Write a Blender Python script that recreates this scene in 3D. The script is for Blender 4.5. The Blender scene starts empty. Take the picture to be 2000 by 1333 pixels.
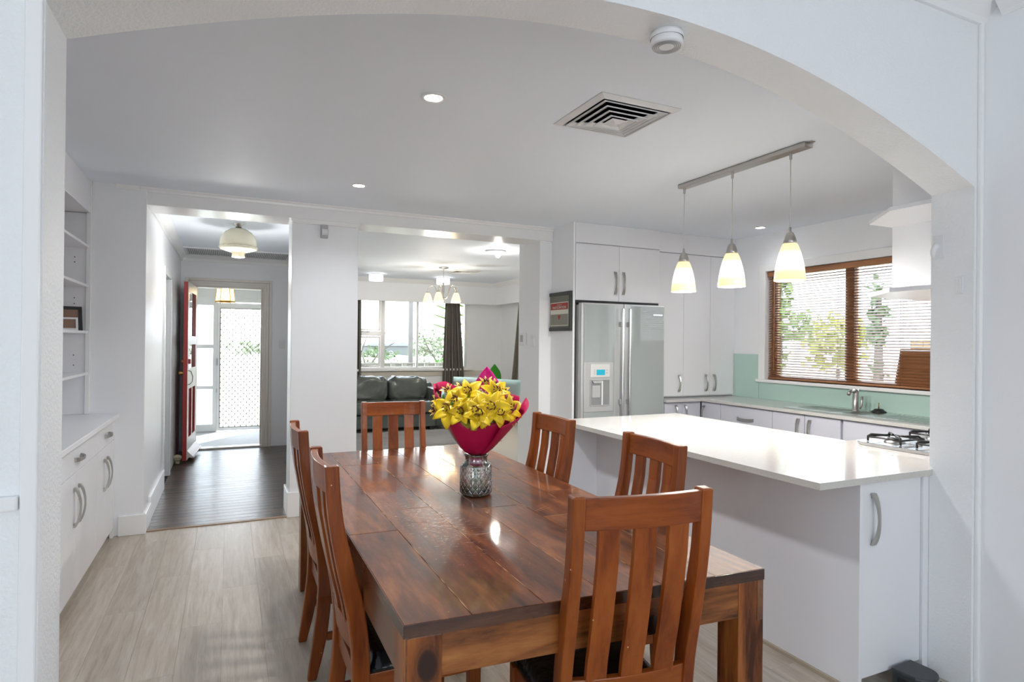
import bpy, bmesh, math, random
from mathutils import Vector, Matrix
import numpy as np
S = bpy.context.scene
COL = S.collection
R = math.radians
random.seed(7)
# ------------------------------------------------------------------ camera, world, light, exposure
f_px, CAMH = 1190.8, 1.42
a, b, c = R(24.896), R(-0.170), R(0.583)
M1 = np.array([[math.cos(a), -math.sin(a), 0], [0, 0, -1], [math.sin(a), math.cos(a), 0]])
P = np.array([[1, 0, 0], [0, math.cos(b), -math.sin(b)], [0, math.sin(b), math.cos(b)]])
Q = np.array([[math.cos(c), -math.sin(c), 0], [math.sin(c), math.cos(c), 0], [0, 0, 1]])
W = Q @ P @ M1            # rows: right, down, forward in world axes
cam = bpy.data.cameras.new('camera')
cam.sensor_width = 36
cam.lens = f_px / 2000 * 36
cam.clip_start = 0.02
cam.clip_end = 400
co = bpy.data.objects.new('camera', cam)
COL.objects.link(co)
m = Matrix.Identity(4)
for i in range(3):
    m[i][0], m[i][1], m[i][2] = W[0][i], -W[1][i], -W[2][i]
m[2][3] = CAMH
co.matrix_world = m
S.camera = co
S.view_settings.view_transform = 'Standard'
S.view_settings.look = 'None'
S.view_settings.gamma = 1
S.view_settings.use_curve_mapping = False
S.view_settings.exposure = 1.52
cy = S.cycles
cy.max_bounces = 10
cy.diffuse_bounces = 6
cy.glossy_bounces = 4
cy.transmission_bounces = 8
cy.transparent_max_bounces = 12
cy.caustics_reflective = False
cy.caustics_refractive = False
cy.sample_clamp_indirect = 6
cy.use_denoising = True
world = bpy.data.worlds.new('world')
S.world = world
world.use_nodes = True
wn = world.node_tree
wn.nodes.clear()
bg = wn.nodes.new('ShaderNodeBackground')
wo = wn.nodes.new('ShaderNodeOutputWorld')
wn.links.new(bg.outputs[0], wo.inputs[0])
tcw = wn.nodes.new('ShaderNodeTexCoord')
sep = wn.nodes.new('ShaderNodeSeparateXYZ')
rw = wn.nodes.new('ShaderNodeValToRGB')
wn.links.new(tcw.outputs['Generated'], sep.inputs[0])
wn.links.new(sep.outputs[2], rw.inputs[0])
rw.color_ramp.elements[0].position = 0.0
rw.color_ramp.elements[0].color = (0.90, 0.95, 1, 1)
rw.color_ramp.elements[1].position = 0.7
rw.color_ramp.elements[1].color = (0.72, 0.85, 1, 1)
wn.links.new(rw.outputs[0], bg.inputs[0])
bg.inputs[1].default_value = 2.2


def light(name, kind, loc, energy, color=(1, 1, 1), rot=(0, 0, 0), **kw):
    l = bpy.data.lights.new(name, kind)
    l.energy = energy
    l.color = color
    for k, v in kw.items():
        if k == 'portal':
            l.cycles.is_portal = True
        else:
            setattr(l, k, v)
    o = bpy.data.objects.new(name, l)
    o.location = loc
    o.rotation_euler = rot
    COL.objects.link(o)
    return o


sd = Vector((0.62, 0.78, 1.05)).normalized()      # towards the sun
light('sun', 'SUN', (8, 12, 14), 3.5, (1, 0.96, 0.9), sd.to_track_quat('Z', 'Y').to_euler(), angle=R(0.6))
# portals in two unseen window openings, sized for fill light, behind the camera
light('rear_window_portal', 'AREA', (0.9, -3.41, 1.45), 1, rot=(R(90), 0, 0), shape='RECTANGLE', size=2.1, size_y=1.4, portal=1)
light('side_window_portal', 'AREA', (-2.57, -1.4, 1.45), 1, rot=(0, R(-90), 0), shape='RECTANGLE', size=1.5, size_y=1.7, portal=1)
# portals that help the sky through the windows in view
light('living_window_portal', 'AREA', (2.9, 10.86, 1.5), 1, rot=(R(-90), 0, 0), shape='RECTANGLE', size=2.0, size_y=1.3, portal=1)
light('kitchen_window_portal', 'AREA', (5.0, 3.4, 1.6), 1, rot=(0, R(90), 0), shape='RECTANGLE', size=1.2, size_y=2.1, portal=1)
light('porch_portal', 'AREA', (0.1, 10.75, 1.1), 1, rot=(R(-90), 0, 0), shape='RECTANGLE', size=1.6, size_y=2.0, portal=1)

# ------------------------------------------------------------------ materials
def N(nt, t, **kw):
    n = nt.nodes.new(t)
    for k, v in kw.items():
        setattr(n, k, v)
    return n


def pmat(name, col, rough=0.5, metal=0, coat=0, emit=None, es=0, trans=0, ior=1.45, alpha=1, spec=0.5, bump=None, vary=0, coatr=0.1, sss=0):
    m = bpy.data.materials.new(name)
    m.use_nodes = True
    nt = m.node_tree
    p = nt.nodes['Principled BSDF']
    p.inputs['Base Color'].default_value = (*col, 1)
    p.inputs['Roughness'].default_value = rough
    p.inputs['Metallic'].default_value = metal
    p.inputs['Coat Weight'].default_value = coat
    p.inputs['Coat Roughness'].default_value = coatr
    p.inputs['Transmission Weight'].default_value = trans
    p.inputs['IOR'].default_value = ior
    p.inputs['Alpha'].default_value = alpha
    p.inputs['Specular IOR Level'].default_value = spec
    if emit:
        p.inputs['Emission Color'].default_value = (*emit, 1)
        p.inputs['Emission Strength'].default_value = es
    if bump or vary:
        tc = N(nt, 'ShaderNodeTexCoord')
        no = N(nt, 'ShaderNodeTexNoise')
        no.inputs['Scale'].default_value = bump[0] if bump else 3
        no.inputs['Detail'].default_value = 5
        nt.links.new(tc.outputs['Object'], no.inputs['Vector'])
        if bump:
            bu = N(nt, 'ShaderNodeBump')
            bu.inputs['Strength'].default_value = bump[1]
            bu.inputs['Distance'].default_value = 0.01
            nt.links.new(no.outputs[0], bu.inputs['Height'])
            nt.links.new(bu.outputs[0], p.inputs['Normal'])
        if vary:
            n2 = N(nt, 'ShaderNodeTexNoise')
            n2.inputs['Scale'].default_value = 2.2
            n2.inputs['Detail'].default_value = 6
            nt.links.new(tc.outputs['Object'], n2.inputs['Vector'])
            mx = N(nt, 'ShaderNodeMixRGB')
            mx.inputs[1].default_value = (*[v * (1 - vary) for v in col], 1)
            mx.inputs[2].default_value = (*[min(1, v * (1 + vary)) for v in col], 1)
            nt.links.new(n2.outputs[0], mx.inputs[0])
            nt.links.new(mx.outputs[0], p.inputs['Base Color'])
    return m


def wood(name, dark, mid, light_, axis='z', rough=0.3, coat=0.3, scale=1.0, bump=0.08, streak=9, scratch=0, knot=None, coatr=0.12, rnd=0.35, spec=0.5, speck=0):
    """grain stretched along one local axis; per-piece offset from Object Info random"""
    m = bpy.data.materials.new(name)
    m.use_nodes = True
    nt = m.node_tree
    L = nt.links.new
    p = nt.nodes['Principled BSDF']
    tc = N(nt, 'ShaderNodeTexCoord')
    oi = N(nt, 'ShaderNodeObjectInfo')
    add = N(nt, 'ShaderNodeVectorMath', operation='ADD')
    mul = N(nt, 'ShaderNodeVectorMath', operation='SCALE')
    cmb = N(nt, 'ShaderNodeCombineXYZ')
    for i in range(3):
        L(oi.outputs['Random'], cmb.inputs[i])
    L(cmb.outputs[0], mul.inputs[0])
    mul.inputs['Scale'].default_value = 17.0
    L(tc.outputs['Object'], add.inputs[0])
    L(mul.outputs[0], add.inputs[1])
    mp = N(nt, 'ShaderNodeMapping')
    s = {'x': (1, streak, streak), 'y': (streak, 1, streak), 'z': (streak, streak, 1)}[axis]
    mp.inputs['Scale'].default_value = tuple(v * scale for v in s)
    L(add.outputs[0], mp.inputs[0])
    n1 = N(nt, 'ShaderNodeTexNoise')
    n1.inputs['Scale'].default_value = 2.0
    n1.inputs['Detail'].default_value = 6
    n1.inputs['Distortion'].default_value = 0.6
    L(mp.outputs[0], n1.inputs[0])
    n2 = N(nt, 'ShaderNodeTexNoise')
    n2.inputs['Scale'].default_value = 9.0
    n2.inputs['Detail'].default_value = 8
    n2.inputs['Roughness'].default_value = 0.7
    L(mp.outputs[0], n2.inputs[0])
    mix = N(nt, 'ShaderNodeMath', operation='MULTIPLY_ADD')
    L(n2.outputs[0], mix.inputs[0])
    mix.inputs[1].default_value = 0.45
    ma = N(nt, 'ShaderNodeMath', operation='MULTIPLY_ADD')
    L(n1.outputs[0], ma.inputs[0])
    ma.inputs[1].default_value = 0.9
    ma.inputs[2].default_value = -0.2
    L(ma.outputs[0], mix.inputs[2])
    r = N(nt, 'ShaderNodeValToRGB')
    e = r.color_ramp.elements
    e[0].position, e[0].color = 0.28, (*dark, 1)
    e[1].position, e[1].color = 0.72, (*light_, 1)
    k = e.new(0.48)
    k.color = (*mid, 1)
    L(mix.outputs[0], r.inputs[0])
    # piece to piece variation
    vm = N(nt, 'ShaderNodeMath', operation='MULTIPLY_ADD')
    L(oi.outputs['Random'], vm.inputs[0])
    vm.inputs[1].default_value = rnd
    vm.inputs[2].default_value = 1 - rnd / 2
    hs = N(nt, 'ShaderNodeHueSaturation')
    L(r.outputs[0], hs.inputs['Color'])
    L(vm.outputs[0], hs.inputs['Value'])
    out = hs.outputs[0]
    if knot:
        for (kx, ky, kz, kr) in knot:
            sb = N(nt, 'ShaderNodeVectorMath', operation='SUBTRACT')
            sb.inputs[1].default_value = (kx, ky, kz)
            L(tc.outputs['Object'], sb.inputs[0])
            sc_ = N(nt, 'ShaderNodeVectorMath', operation='MULTIPLY')
            sc_.inputs[1].default_value = (1, 1, 0.62)
            L(sb.outputs[0], sc_.inputs[0])
            ln = N(nt, 'ShaderNodeVectorMath', operation='LENGTH')
            L(sc_.outputs[0], ln.inputs[0])
            nz = N(nt, 'ShaderNodeMath', operation='MULTIPLY_ADD')
            L(n1.outputs[0], nz.inputs[0])
            nz.inputs[1].default_value = -0.012
            L(ln.outputs['Value'], nz.inputs[2])
            dv = N(nt, 'ShaderNodeMath', operation='DIVIDE')
            dv.inputs[1].default_value = kr
            L(nz.outputs[0], dv.inputs[0])
            kf = N(nt, 'ShaderNodeValToRGB')
            ke = kf.color_ramp.elements
            ke[0].position, ke[0].color = 0.30, (0.95, 0.95, 0.95, 1)
            ke[1].position, ke[1].color = 1.0, (0, 0, 0, 1)
            for po, vv in ((0.40, 0.85), (0.50, 0.35), (0.58, 0.45), (0.68, 0.14), (0.76, 0.2), (0.86, 0.04)):
                q = ke.new(po)
                q.color = (vv, vv, vv, 1)
            L(dv.outputs[0], kf.inputs[0])
            mm = N(nt, 'ShaderNodeMixRGB')
            L(kf.outputs[0], mm.inputs[0])
            L(out, mm.inputs[1])
            mm.inputs[2].default_value = (0.018, 0.006, 0.004, 1)
            out = mm.outputs[0]
    if speck:
        vo = N(nt, 'ShaderNodeTexVoronoi')
        vo.inputs['Scale'].default_value = 16
        L(add.outputs[0], vo.inputs['Vector'])
        lt = N(nt, 'ShaderNodeMath', operation='LESS_THAN')
        lt.inputs[1].default_value = speck
        L(vo.outputs['Distance'], lt.inputs[0])
        mm = N(nt, 'ShaderNodeMixRGB')
        L(lt.outputs[0], mm.inputs[0])
        L(out, mm.inputs[1])
        mm.inputs[2].default_value = (0.62, 0.42, 0.26, 1)
        out = mm.outputs[0]
    if scratch:
        mp2 = N(nt, 'ShaderNodeMapping')
        mp2.inputs['Scale'].default_value = (1, 1, 1)
        L(tc.outputs['Object'], mp2.inputs[0])
        n3 = N(nt, 'ShaderNodeTexNoise')
        n3.inputs['Scale'].default_value = 55
        n3.inputs['Detail'].default_value = 9
        n3.inputs['Roughness'].default_value = 0.75
        mp3 = N(nt, 'ShaderNodeMapping')
        mp3.inputs['Scale'].default_value = (0.8, 1.6, 1)
        mp3.inputs['Rotation'].default_value = (0, 0, R(8))
        L(tc.outputs['Object'], mp3.inputs[0])
        L(mp3.outputs[0], n3.inputs[0])
        sb = N(nt, 'ShaderNodeVectorMath', operation='SUBTRACT')
        sb.inputs[1].default_value = (-0.22, -0.40, 0.76)
        L(tc.outputs['Object'], sb.inputs[0])
        sc_ = N(nt, 'ShaderNodeVectorMath', operation='MULTIPLY')
        sc_.inputs[1].default_value = (3.3, 1.25, 0)
        L(sb.outputs[0], sc_.inputs[0])
        ln = N(nt, 'ShaderNodeVectorMath', operation='LENGTH')
        L(sc_.outputs[0], ln.inputs[0])
        mr = N(nt, 'ShaderNodeMapRange')
        mr.inputs[1].default_value = 0.0
        mr.inputs[2].default_value = 1.0
        mr.inputs[3].default_value = 0.10
        mr.inputs[4].default_value = -0.07
        L(ln.outputs['Value'], mr.inputs[0])
        sm = N(nt, 'ShaderNodeMath', operation='ADD')
        L(n3.outputs[0], sm.inputs[0])
        L(mr.outputs[0], sm.inputs[1])
        r3 = N(nt, 'ShaderNodeValToRGB')
        r3.color_ramp.elements[0].position = 0.615
        r3.color_ramp.elements[1].position = 0.66
        L(sm.outputs[0], r3.inputs[0])
        mm = N(nt, 'ShaderNodeMixRGB')
        L(r3.outputs[0], mm.inputs[0])
        L(out, mm.inputs[1])
        mm.inputs[2].default_value = (0.42, 0.30, 0.25, 1)
        out = mm.outputs[0]
    L(out, p.inputs['Base Color'])
    rm = N(nt, 'ShaderNodeMapRange')
    rm.inputs[3].default_value = rough * 0.75
    rm.inputs[4].default_value = rough * 1.35
    L(n1.outputs[0], rm.inputs[0])
    L(rm.outputs[0], p.inputs['Roughness'])
    p.inputs['Coat Weight'].default_value = coat
    p.inputs['Specular IOR Level'].default_value = spec
    p.inputs['Coat Roughness'].default_value = coatr
    bu = N(nt, 'ShaderNodeBump')
    bu.inputs['Strength'].default_value = bump
    bu.inputs['Distance'].default_value = 0.004
    L(n2.outputs[0], bu.inputs['Height'])
    L(bu.outputs[0], p.inputs['Normal'])
    return m


MW = pmat('white_wall_paint', (0.87, 0.885, 0.905), 0.35, bump=(60, 0.05), vary=0.015)
MWT = pmat('textured_white_wallpaper', (0.86, 0.88, 0.89), 0.5, bump=(110, 0.35), vary=0.02)
MCE = pmat('ceiling_paint', (0.84, 0.895, 0.975), 0.6, vary=0.01)
MTR = pmat('white_gloss_trim', (0.88, 0.885, 0.885), 0.22, bump=(25, 0.05))
MCAB = pmat('white_laminate', (0.86, 0.865, 0.89), 0.28)
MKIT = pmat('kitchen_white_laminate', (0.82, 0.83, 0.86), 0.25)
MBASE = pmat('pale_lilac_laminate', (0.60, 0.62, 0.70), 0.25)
MSTONE = pmat('speckled_white_stone', (0.82, 0.815, 0.79), 0.10)
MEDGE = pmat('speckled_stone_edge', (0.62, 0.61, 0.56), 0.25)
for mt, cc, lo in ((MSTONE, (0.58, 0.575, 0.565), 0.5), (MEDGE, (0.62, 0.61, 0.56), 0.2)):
    nt = mt.node_tree
    p = nt.nodes['Principled BSDF']
    tc = N(nt, 'ShaderNodeTexCoord')
    vo = N(nt, 'ShaderNodeTexVoronoi')
    vo.inputs['Scale'].default_value = 95
    nt.links.new(tc.outputs['Object'], vo.inputs['Vector'])
    rr = N(nt, 'ShaderNodeValToRGB')
    rr.color_ramp.elements[0].position = 0.10
    rr.color_ramp.elements[0].color = (cc[0] * 0.62, cc[1] * 0.62, cc[2] * 0.6, 1)
    rr.color_ramp.elements[1].position = 0.2
    rr.color_ramp.elements[1].color = (*cc, 1)
    nt.links.new(vo.outputs['Distance'], rr.inputs[0])
    nt.links.new(rr.outputs[0], p.inputs['Base Color'])
MCHR = pmat('brushed_nickel', (0.50, 0.48, 0.45), 0.3, metal=1)
MSTEEL = pmat('stainless_steel', (0.62, 0.62, 0.62), 0.25, metal=1)
MDARKM = pmat('grey_metal', (0.30, 0.30, 0.30), 0.35, metal=1)
MIRON = pmat('black_cast_iron', (0.012, 0.012, 0.014), 0.4)
MBLK = pmat('black_plastic', (0.02, 0.022, 0.024), 0.4)
MCHAR = pmat('charcoal_plastic', (0.045, 0.052, 0.055), 0.4, bump=(80, 0.1))
MLEA = pmat('grey_black_leather', (0.085, 0.098, 0.092), 0.25, bump=(14, 0.5), coat=0.15)
MVIN = pmat('black_vinyl_cushion', (0.008, 0.008, 0.009), 0.22, bump=(30, 0.35))
MMINT = pmat('mint_glass_splashback', (0.47, 0.66, 0.60), 0.08, coat=0.5)
MRED = pmat('red_gloss_paint', (0.42, 0.045, 0.045), 0.25, coat=0.2)
MDOORW = pmat('cream_door_paint', (0.82, 0.78, 0.74), 0.3)
MBRASS = pmat('old_brass', (0.55, 0.33, 0.10), 0.3, metal=1)
MPW = pmat('white_plastic', (0.80, 0.81, 0.82), 0.3)
MPG = pmat('grey_plastic', (0.45, 0.46, 0.47), 0.35)
MVENT = pmat('vent_white', (0.74, 0.75, 0.755), 0.4)
MDUCTSHADE = pmat('vent_shadow_box', (0.16, 0.15, 0.14), 0.7)  # shade inside the vent ducts, put into a dark plate colour
MFRG = pmat('silver_grey_glass_door', (0.36, 0.40, 0.40), 0.35, metal=0.0, coat=0.8, coatr=0.02)
MFRS = pmat('silver_plastic', (0.56, 0.57, 0.57), 0.3, metal=0.4)
MFRB = pmat('fridge_body_grey', (0.40, 0.41, 0.39), 0.35)
MSCR = pmat('teal_screen', (0.01, 0.16, 0.22), 0.15, emit=(0.01, 0.22, 0.30), es=0.5)
MGLS = pmat('clear_glass', (0.97, 0.99, 0.98), 0.01, trans=1, ior=1.47)
MVASE = bpy.data.materials.new('thin_pressed_glass')
MVASE.use_nodes = True
nt = MVASE.node_tree
nt.nodes.clear()
o1 = N(nt, 'ShaderNodeOutputMaterial')
tb = N(nt, 'ShaderNodeBsdfTransparent')
tb.inputs[0].default_value = (0.975, 0.985, 0.98, 1)
gb = N(nt, 'ShaderNodeBsdfGlossy')
gb.inputs['Roughness'].default_value = 0.03
rb = N(nt, 'ShaderNodeBsdfRefraction')
rb.inputs['IOR'].default_value = 1.25
rb.inputs['Roughness'].default_value = 0.0
m1 = N(nt, 'ShaderNodeMixShader')
m1.inputs[0].default_value = 0.08
nt.links.new(tb.outputs[0], m1.inputs[1])
nt.links.new(rb.outputs[0], m1.inputs[2])
fr = N(nt, 'ShaderNodeFresnel')
fr.inputs[0].default_value = 1.5
ad = N(nt, 'ShaderNodeMath', operation='MULTIPLY_ADD')
ad.inputs[1].default_value = 1.0
ad.inputs[2].default_value = 0.18
nt.links.new(fr.outputs[0], ad.inputs[0])
m2 = N(nt, 'ShaderNodeMixShader')
nt.links.new(ad.outputs[0], m2.inputs[0])
nt.links.new(m1.outputs[0], m2.inputs[1])
nt.links.new(gb.outputs[0], m2.inputs[2])
nt.links.new(m2.outputs[0], o1.inputs[0])
MWAT = pmat('water', (0.80, 0.86, 0.72), 0.02, alpha=0.14)
MCARP = pmat('beige_carpet', (0.60, 0.57, 0.51), 0.95, bump=(300, 0.5), vary=0.04)
MRUG = pmat('grey_shag', (0.27, 0.27, 0.28), 0.95, bump=(120, 1.0), vary=0.3)
MCON = pmat('porch_concrete', (0.60, 0.60, 0.60), 0.6, vary=0.05)
MBULB = pmat('warm_bulb', (1, 0.9, 0.7), 0.5, emit=(1, 0.85, 0.6), es=18)
MLED = pmat('led_panel', (1, 1, 1), 0.5, emit=(1, 0.98, 0.95), es=9)
MDRUM = pmat('lit_opal_glass', (1, 1, 1), 0.4, emit=(1, 0.99, 0.97), es=0.8)
MCRM = pmat('aged_cream_glass', (0.72, 0.68, 0.52), 0.25, coat=0.3, vary=0.12)
MLANT = pmat('amber_lantern_glass', (0.85, 0.72, 0.45), 0.2, emit=(1, 0.75, 0.35), es=0.4, alpha=0.6)
MGREEN = pmat('leaf_green', (0.06, 0.22, 0.03), 0.35, vary=0.3)
MBIGL = pmat('banana_leaf_green', (0.03, 0.25, 0.02), 0.35, vary=0.2)
MPINK = pmat('magenta_paper', (0.50, 0.006, 0.075), 0.45, bump=(9, 0.5))
MPINK2 = pmat('hot_pink_paper', (0.80, 0.02, 0.30), 0.45, bump=(9, 0.5))
MSAGE = pmat('sage_tissue_paper', (0.36, 0.50, 0.45), 0.6, bump=(20, 0.4))
MYEL = pmat('yellow_petal', (0.80, 0.54, 0.008), 0.45, vary=0.12)
MYEL2 = pmat('peach_yellow_petal', (0.85, 0.55, 0.14), 0.5, vary=0.2)
MSTAM = pmat('brown_stamen', (0.10, 0.015, 0.005), 0.6)
MWHF = pmat('white_petal', (0.85, 0.83, 0.82), 0.5)
MSTEM = pmat('green_stem', (0.12, 0.26, 0.06), 0.4)
MALU = pmat('white_aluminium', (0.78, 0.80, 0.80), 0.3)
MMESH = pmat('dark_grille_wire', (0.12, 0.12, 0.10), 0.4)
MTREE = pmat('sunlit_foliage', (0.16, 0.23, 0.06), 0.6, vary=0.35)
MTREE2 = pmat('dull_foliage', (0.12, 0.17, 0.08), 0.6, vary=0.35)
MBARK = pmat('grey_bark', (0.13, 0.11, 0.09), 0.8, bump=(20, 0.6), vary=0.2)
MSAND = pmat('pale_dry_ground', (0.42, 0.41, 0.34), 0.9, vary=0.2)
MLAWN = pmat('lawn', (0.30, 0.36, 0.14), 0.9, vary=0.3)
MFENCE = pmat('cream_fence', (0.17, 0.16, 0.135), 0.6)
MFENCE2 = pmat('tan_timber_fence', (0.34, 0.20, 0.10), 0.7, vary=0.15)
MPOLE = pmat('weathered_pole', (0.14, 0.13, 0.12), 0.8, vary=0.2)
MBONE = pmat('bone_stone', (0.42, 0.38, 0.26), 0.6, bump=(40, 0.6), vary=0.25)
MCARD = pmat('brown_cardboard', (0.52, 0.28, 0.13), 0.8)
MDIM = pmat('dark_picture_mount', (0.16, 0.155, 0.12), 0.5)
MPAPER = pmat('ivory_paper', (0.72, 0.71, 0.62), 0.5)
MREDP = pmat('certificate_red', (0.38, 0.035, 0.02), 0.5)
MTAN = pmat('certificate_tan', (0.26, 0.25, 0.20), 0.5, vary=0.2)
MFRAME = pmat('dark_olive_frame', (0.035, 0.04, 0.033), 0.4)
MFACE = pmat('photo_print', (0.28, 0.17, 0.12), 0.4, vary=0.5)

CHAIRC = ((0.14, 0.026, 0.004), (0.24, 0.054, 0.007), (0.33, 0.090, 0.013))
WZ = wood('red_brown_wood_upright', *CHAIRC, axis='z', rough=0.36, coat=0.22, streak=8, rnd=0.3, spec=0.3, coatr=0.08, speck=0.035)
WX = wood('red_brown_wood_cross', *CHAIRC, axis='x', rough=0.36, coat=0.22, streak=8, rnd=0.3, spec=0.3, coatr=0.08, speck=0.035)
WY = wood('red_brown_wood_side', *CHAIRC, axis='y', rough=0.36, coat=0.22, streak=8, rnd=0.3, spec=0.3, coatr=0.08, speck=0.035)
TABC = ((0.020, 0.006, 0.003), (0.085, 0.026, 0.010), (0.20, 0.065, 0.020))
WTOP = wood('dark_varnished_tabletop', (0.040, 0.009, 0.003), (0.135, 0.036, 0.010), (0.30, 0.10, 0.026), axis='y', rough=0.36, coat=0.45, streak=6, bump=0.25, scratch=1, coatr=0.06, rnd=0.3, spec=0.2, speck=0.02)
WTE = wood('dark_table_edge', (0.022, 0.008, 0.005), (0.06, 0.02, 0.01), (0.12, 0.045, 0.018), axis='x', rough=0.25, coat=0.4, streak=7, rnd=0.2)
WAP = wood('orange_brown_apron', (0.045, 0.012, 0.004), (0.24, 0.080, 0.020), (0.42, 0.17, 0.045), axis='x', rough=0.3, coat=0.3, streak=7, rnd=0.1, knot=[(0.14, -1.21, 0.65, 0.028)], spec=0.3)
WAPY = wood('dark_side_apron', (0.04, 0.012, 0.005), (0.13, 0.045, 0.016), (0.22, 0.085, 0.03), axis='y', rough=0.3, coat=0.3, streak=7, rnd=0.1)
WLG = wood('knotty_table_leg', (0.05, 0.011, 0.003), (0.25, 0.072, 0.016), (0.42, 0.15, 0.035), axis='z', rough=0.34, coat=0.25, streak=7, rnd=0.1, spec=0.3, knot=[(-0.487, -1.17, 0.655, 0.042)])
VIN = wood('beige_oak_vinyl', (0.37, 0.30, 0.23), (0.47, 0.405, 0.33), (0.57, 0.515, 0.445), axis='y', rough=0.33, coat=0.0, streak=13, bump=0.12, rnd=0.14, scale=1.3)
HALLB = wood('dark_hall_boards', (0.035, 0.025, 0.02), (0.075, 0.052, 0.040), (0.15, 0.095, 0.06), axis='x', rough=0.28, coat=0.08, streak=9, bump=0.3, rnd=0.5, coatr=0.10)
BLIND = wood('honey_timber_slat', (0.30, 0.13, 0.055), (0.44, 0.20, 0.09), (0.56, 0.29, 0.14), axis='y', rough=0.35, coat=0.1, streak=8, rnd=0.12)
# a little light passes through the thin blind slats
nt = BLIND.node_tree
pb = nt.nodes['Principled BSDF']
ou = nt.nodes['Material Output']
tr = N(nt, 'ShaderNodeBsdfTranslucent')
tr.inputs[0].default_value = (0.85, 0.42, 0.14, 1)
mx = N(nt, 'ShaderNodeMixShader')
mx.inputs[0].default_value = 0.2
nt.links.new(pb.outputs[0], mx.inputs[1])
nt.links.new(tr.outputs[0], mx.inputs[2])
nt.links.new(mx.outputs[0], ou.inputs[0])
# curtain cloth: taupe with rows of small pale stitched dots
MCUR = pmat('taupe_dotted_curtain', (0.12, 0.11, 0.10), 0.8)
nt = MCUR.node_tree
p = nt.nodes['Principled BSDF']
uv = N(nt, 'ShaderNodeUVMap')
sp = N(nt, 'ShaderNodeSeparateXYZ')
nt.links.new(uv.outputs[0], sp.inputs[0])
def _frac(src, sc):
    mu = N(nt, 'ShaderNodeMath', operation='MULTIPLY')
    mu.inputs[1].default_value = sc
    nt.links.new(src, mu.inputs[0])
    fr = N(nt, 'ShaderNodeMath', operation='FRACT')
    nt.links.new(mu.outputs[0], fr.inputs[0])
    s2 = N(nt, 'ShaderNodeMath', operation='SUBTRACT')
    nt.links.new(fr.outputs[0], s2.inputs[0])
    s2.inputs[1].default_value = 0.5
    ab = N(nt, 'ShaderNodeMath', operation='ABSOLUTE')
    nt.links.new(s2.outputs[0], ab.inputs[0])
    return ab.outputs[0]
fx, fz = _frac(sp.outputs[0], 18), _frac(sp.outputs[1], 42)
l1 = N(nt, 'ShaderNodeMath', operation='LESS_THAN'); l1.inputs[1].default_value = 0.10
l2 = N(nt, 'ShaderNodeMath', operation='LESS_THAN'); l2.inputs[1].default_value = 0.24
nt.links.new(fx, l1.inputs[0]); nt.links.new(fz, l2.inputs[0])
mu = N(nt, 'ShaderNodeMath', operation='MULTIPLY')
nt.links.new(l1.outputs[0], mu.inputs[0]); nt.links.new(l2.outputs[0], mu.inputs[1])
mc = N(nt, 'ShaderNodeMixRGB')
mc.inputs[1].default_value = (0.125, 0.115, 0.10, 1); mc.inputs[2].default_value = (0.55, 0.52, 0.44, 1)
nt.links.new(mu.outputs[0], mc.inputs[0]); nt.links.new(mc.outputs[0], p.inputs['Base Color'])
# pendant shade: opal glass lit from inside, brightest at the height of its bulb
MSHADE = pmat('lit_pendant_glass', (0.95, 0.80, 0.52), 0.25, emit=(1, 0.78, 0.42), es=1)
nt = MSHADE.node_tree
p = nt.nodes['Principled BSDF']
tc = N(nt, 'ShaderNodeTexCoord'); sp = N(nt, 'ShaderNodeSeparateXYZ')
nt.links.new(tc.outputs['Object'], sp.inputs[0])
rs = N(nt, 'ShaderNodeValToRGB'); mrs = N(nt, 'ShaderNodeMapRange')
mrs.inputs[1].default_value = 1.785; mrs.inputs[2].default_value = 1.995
nt.links.new(sp.outputs[2], mrs.inputs[0]); nt.links.new(mrs.outputs[0], rs.inputs[0])
e = rs.color_ramp.elements
e[0].position, e[0].color = 0.0, (0.86, 0.62, 0.30, 1)
e[1].position, e[1].color = 1.0, (0.80, 0.60, 0.32, 1)
for po, cc in ((0.2, (0.95, 0.72, 0.38, 1)), (0.42, (1.7, 1.5, 1.15, 1)), (0.62, (1.7, 1.5, 1.15, 1)), (0.8, (0.92, 0.72, 0.42, 1))):
    q = e.new(po); q.color = cc
nt.links.new(rs.outputs[0], p.inputs['Emission Color'])
p.inputs['Base Color'].default_value = (0.35, 0.29, 0.2, 1)
p.inputs['Emission Strength'].default_value = 0.46

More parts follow.
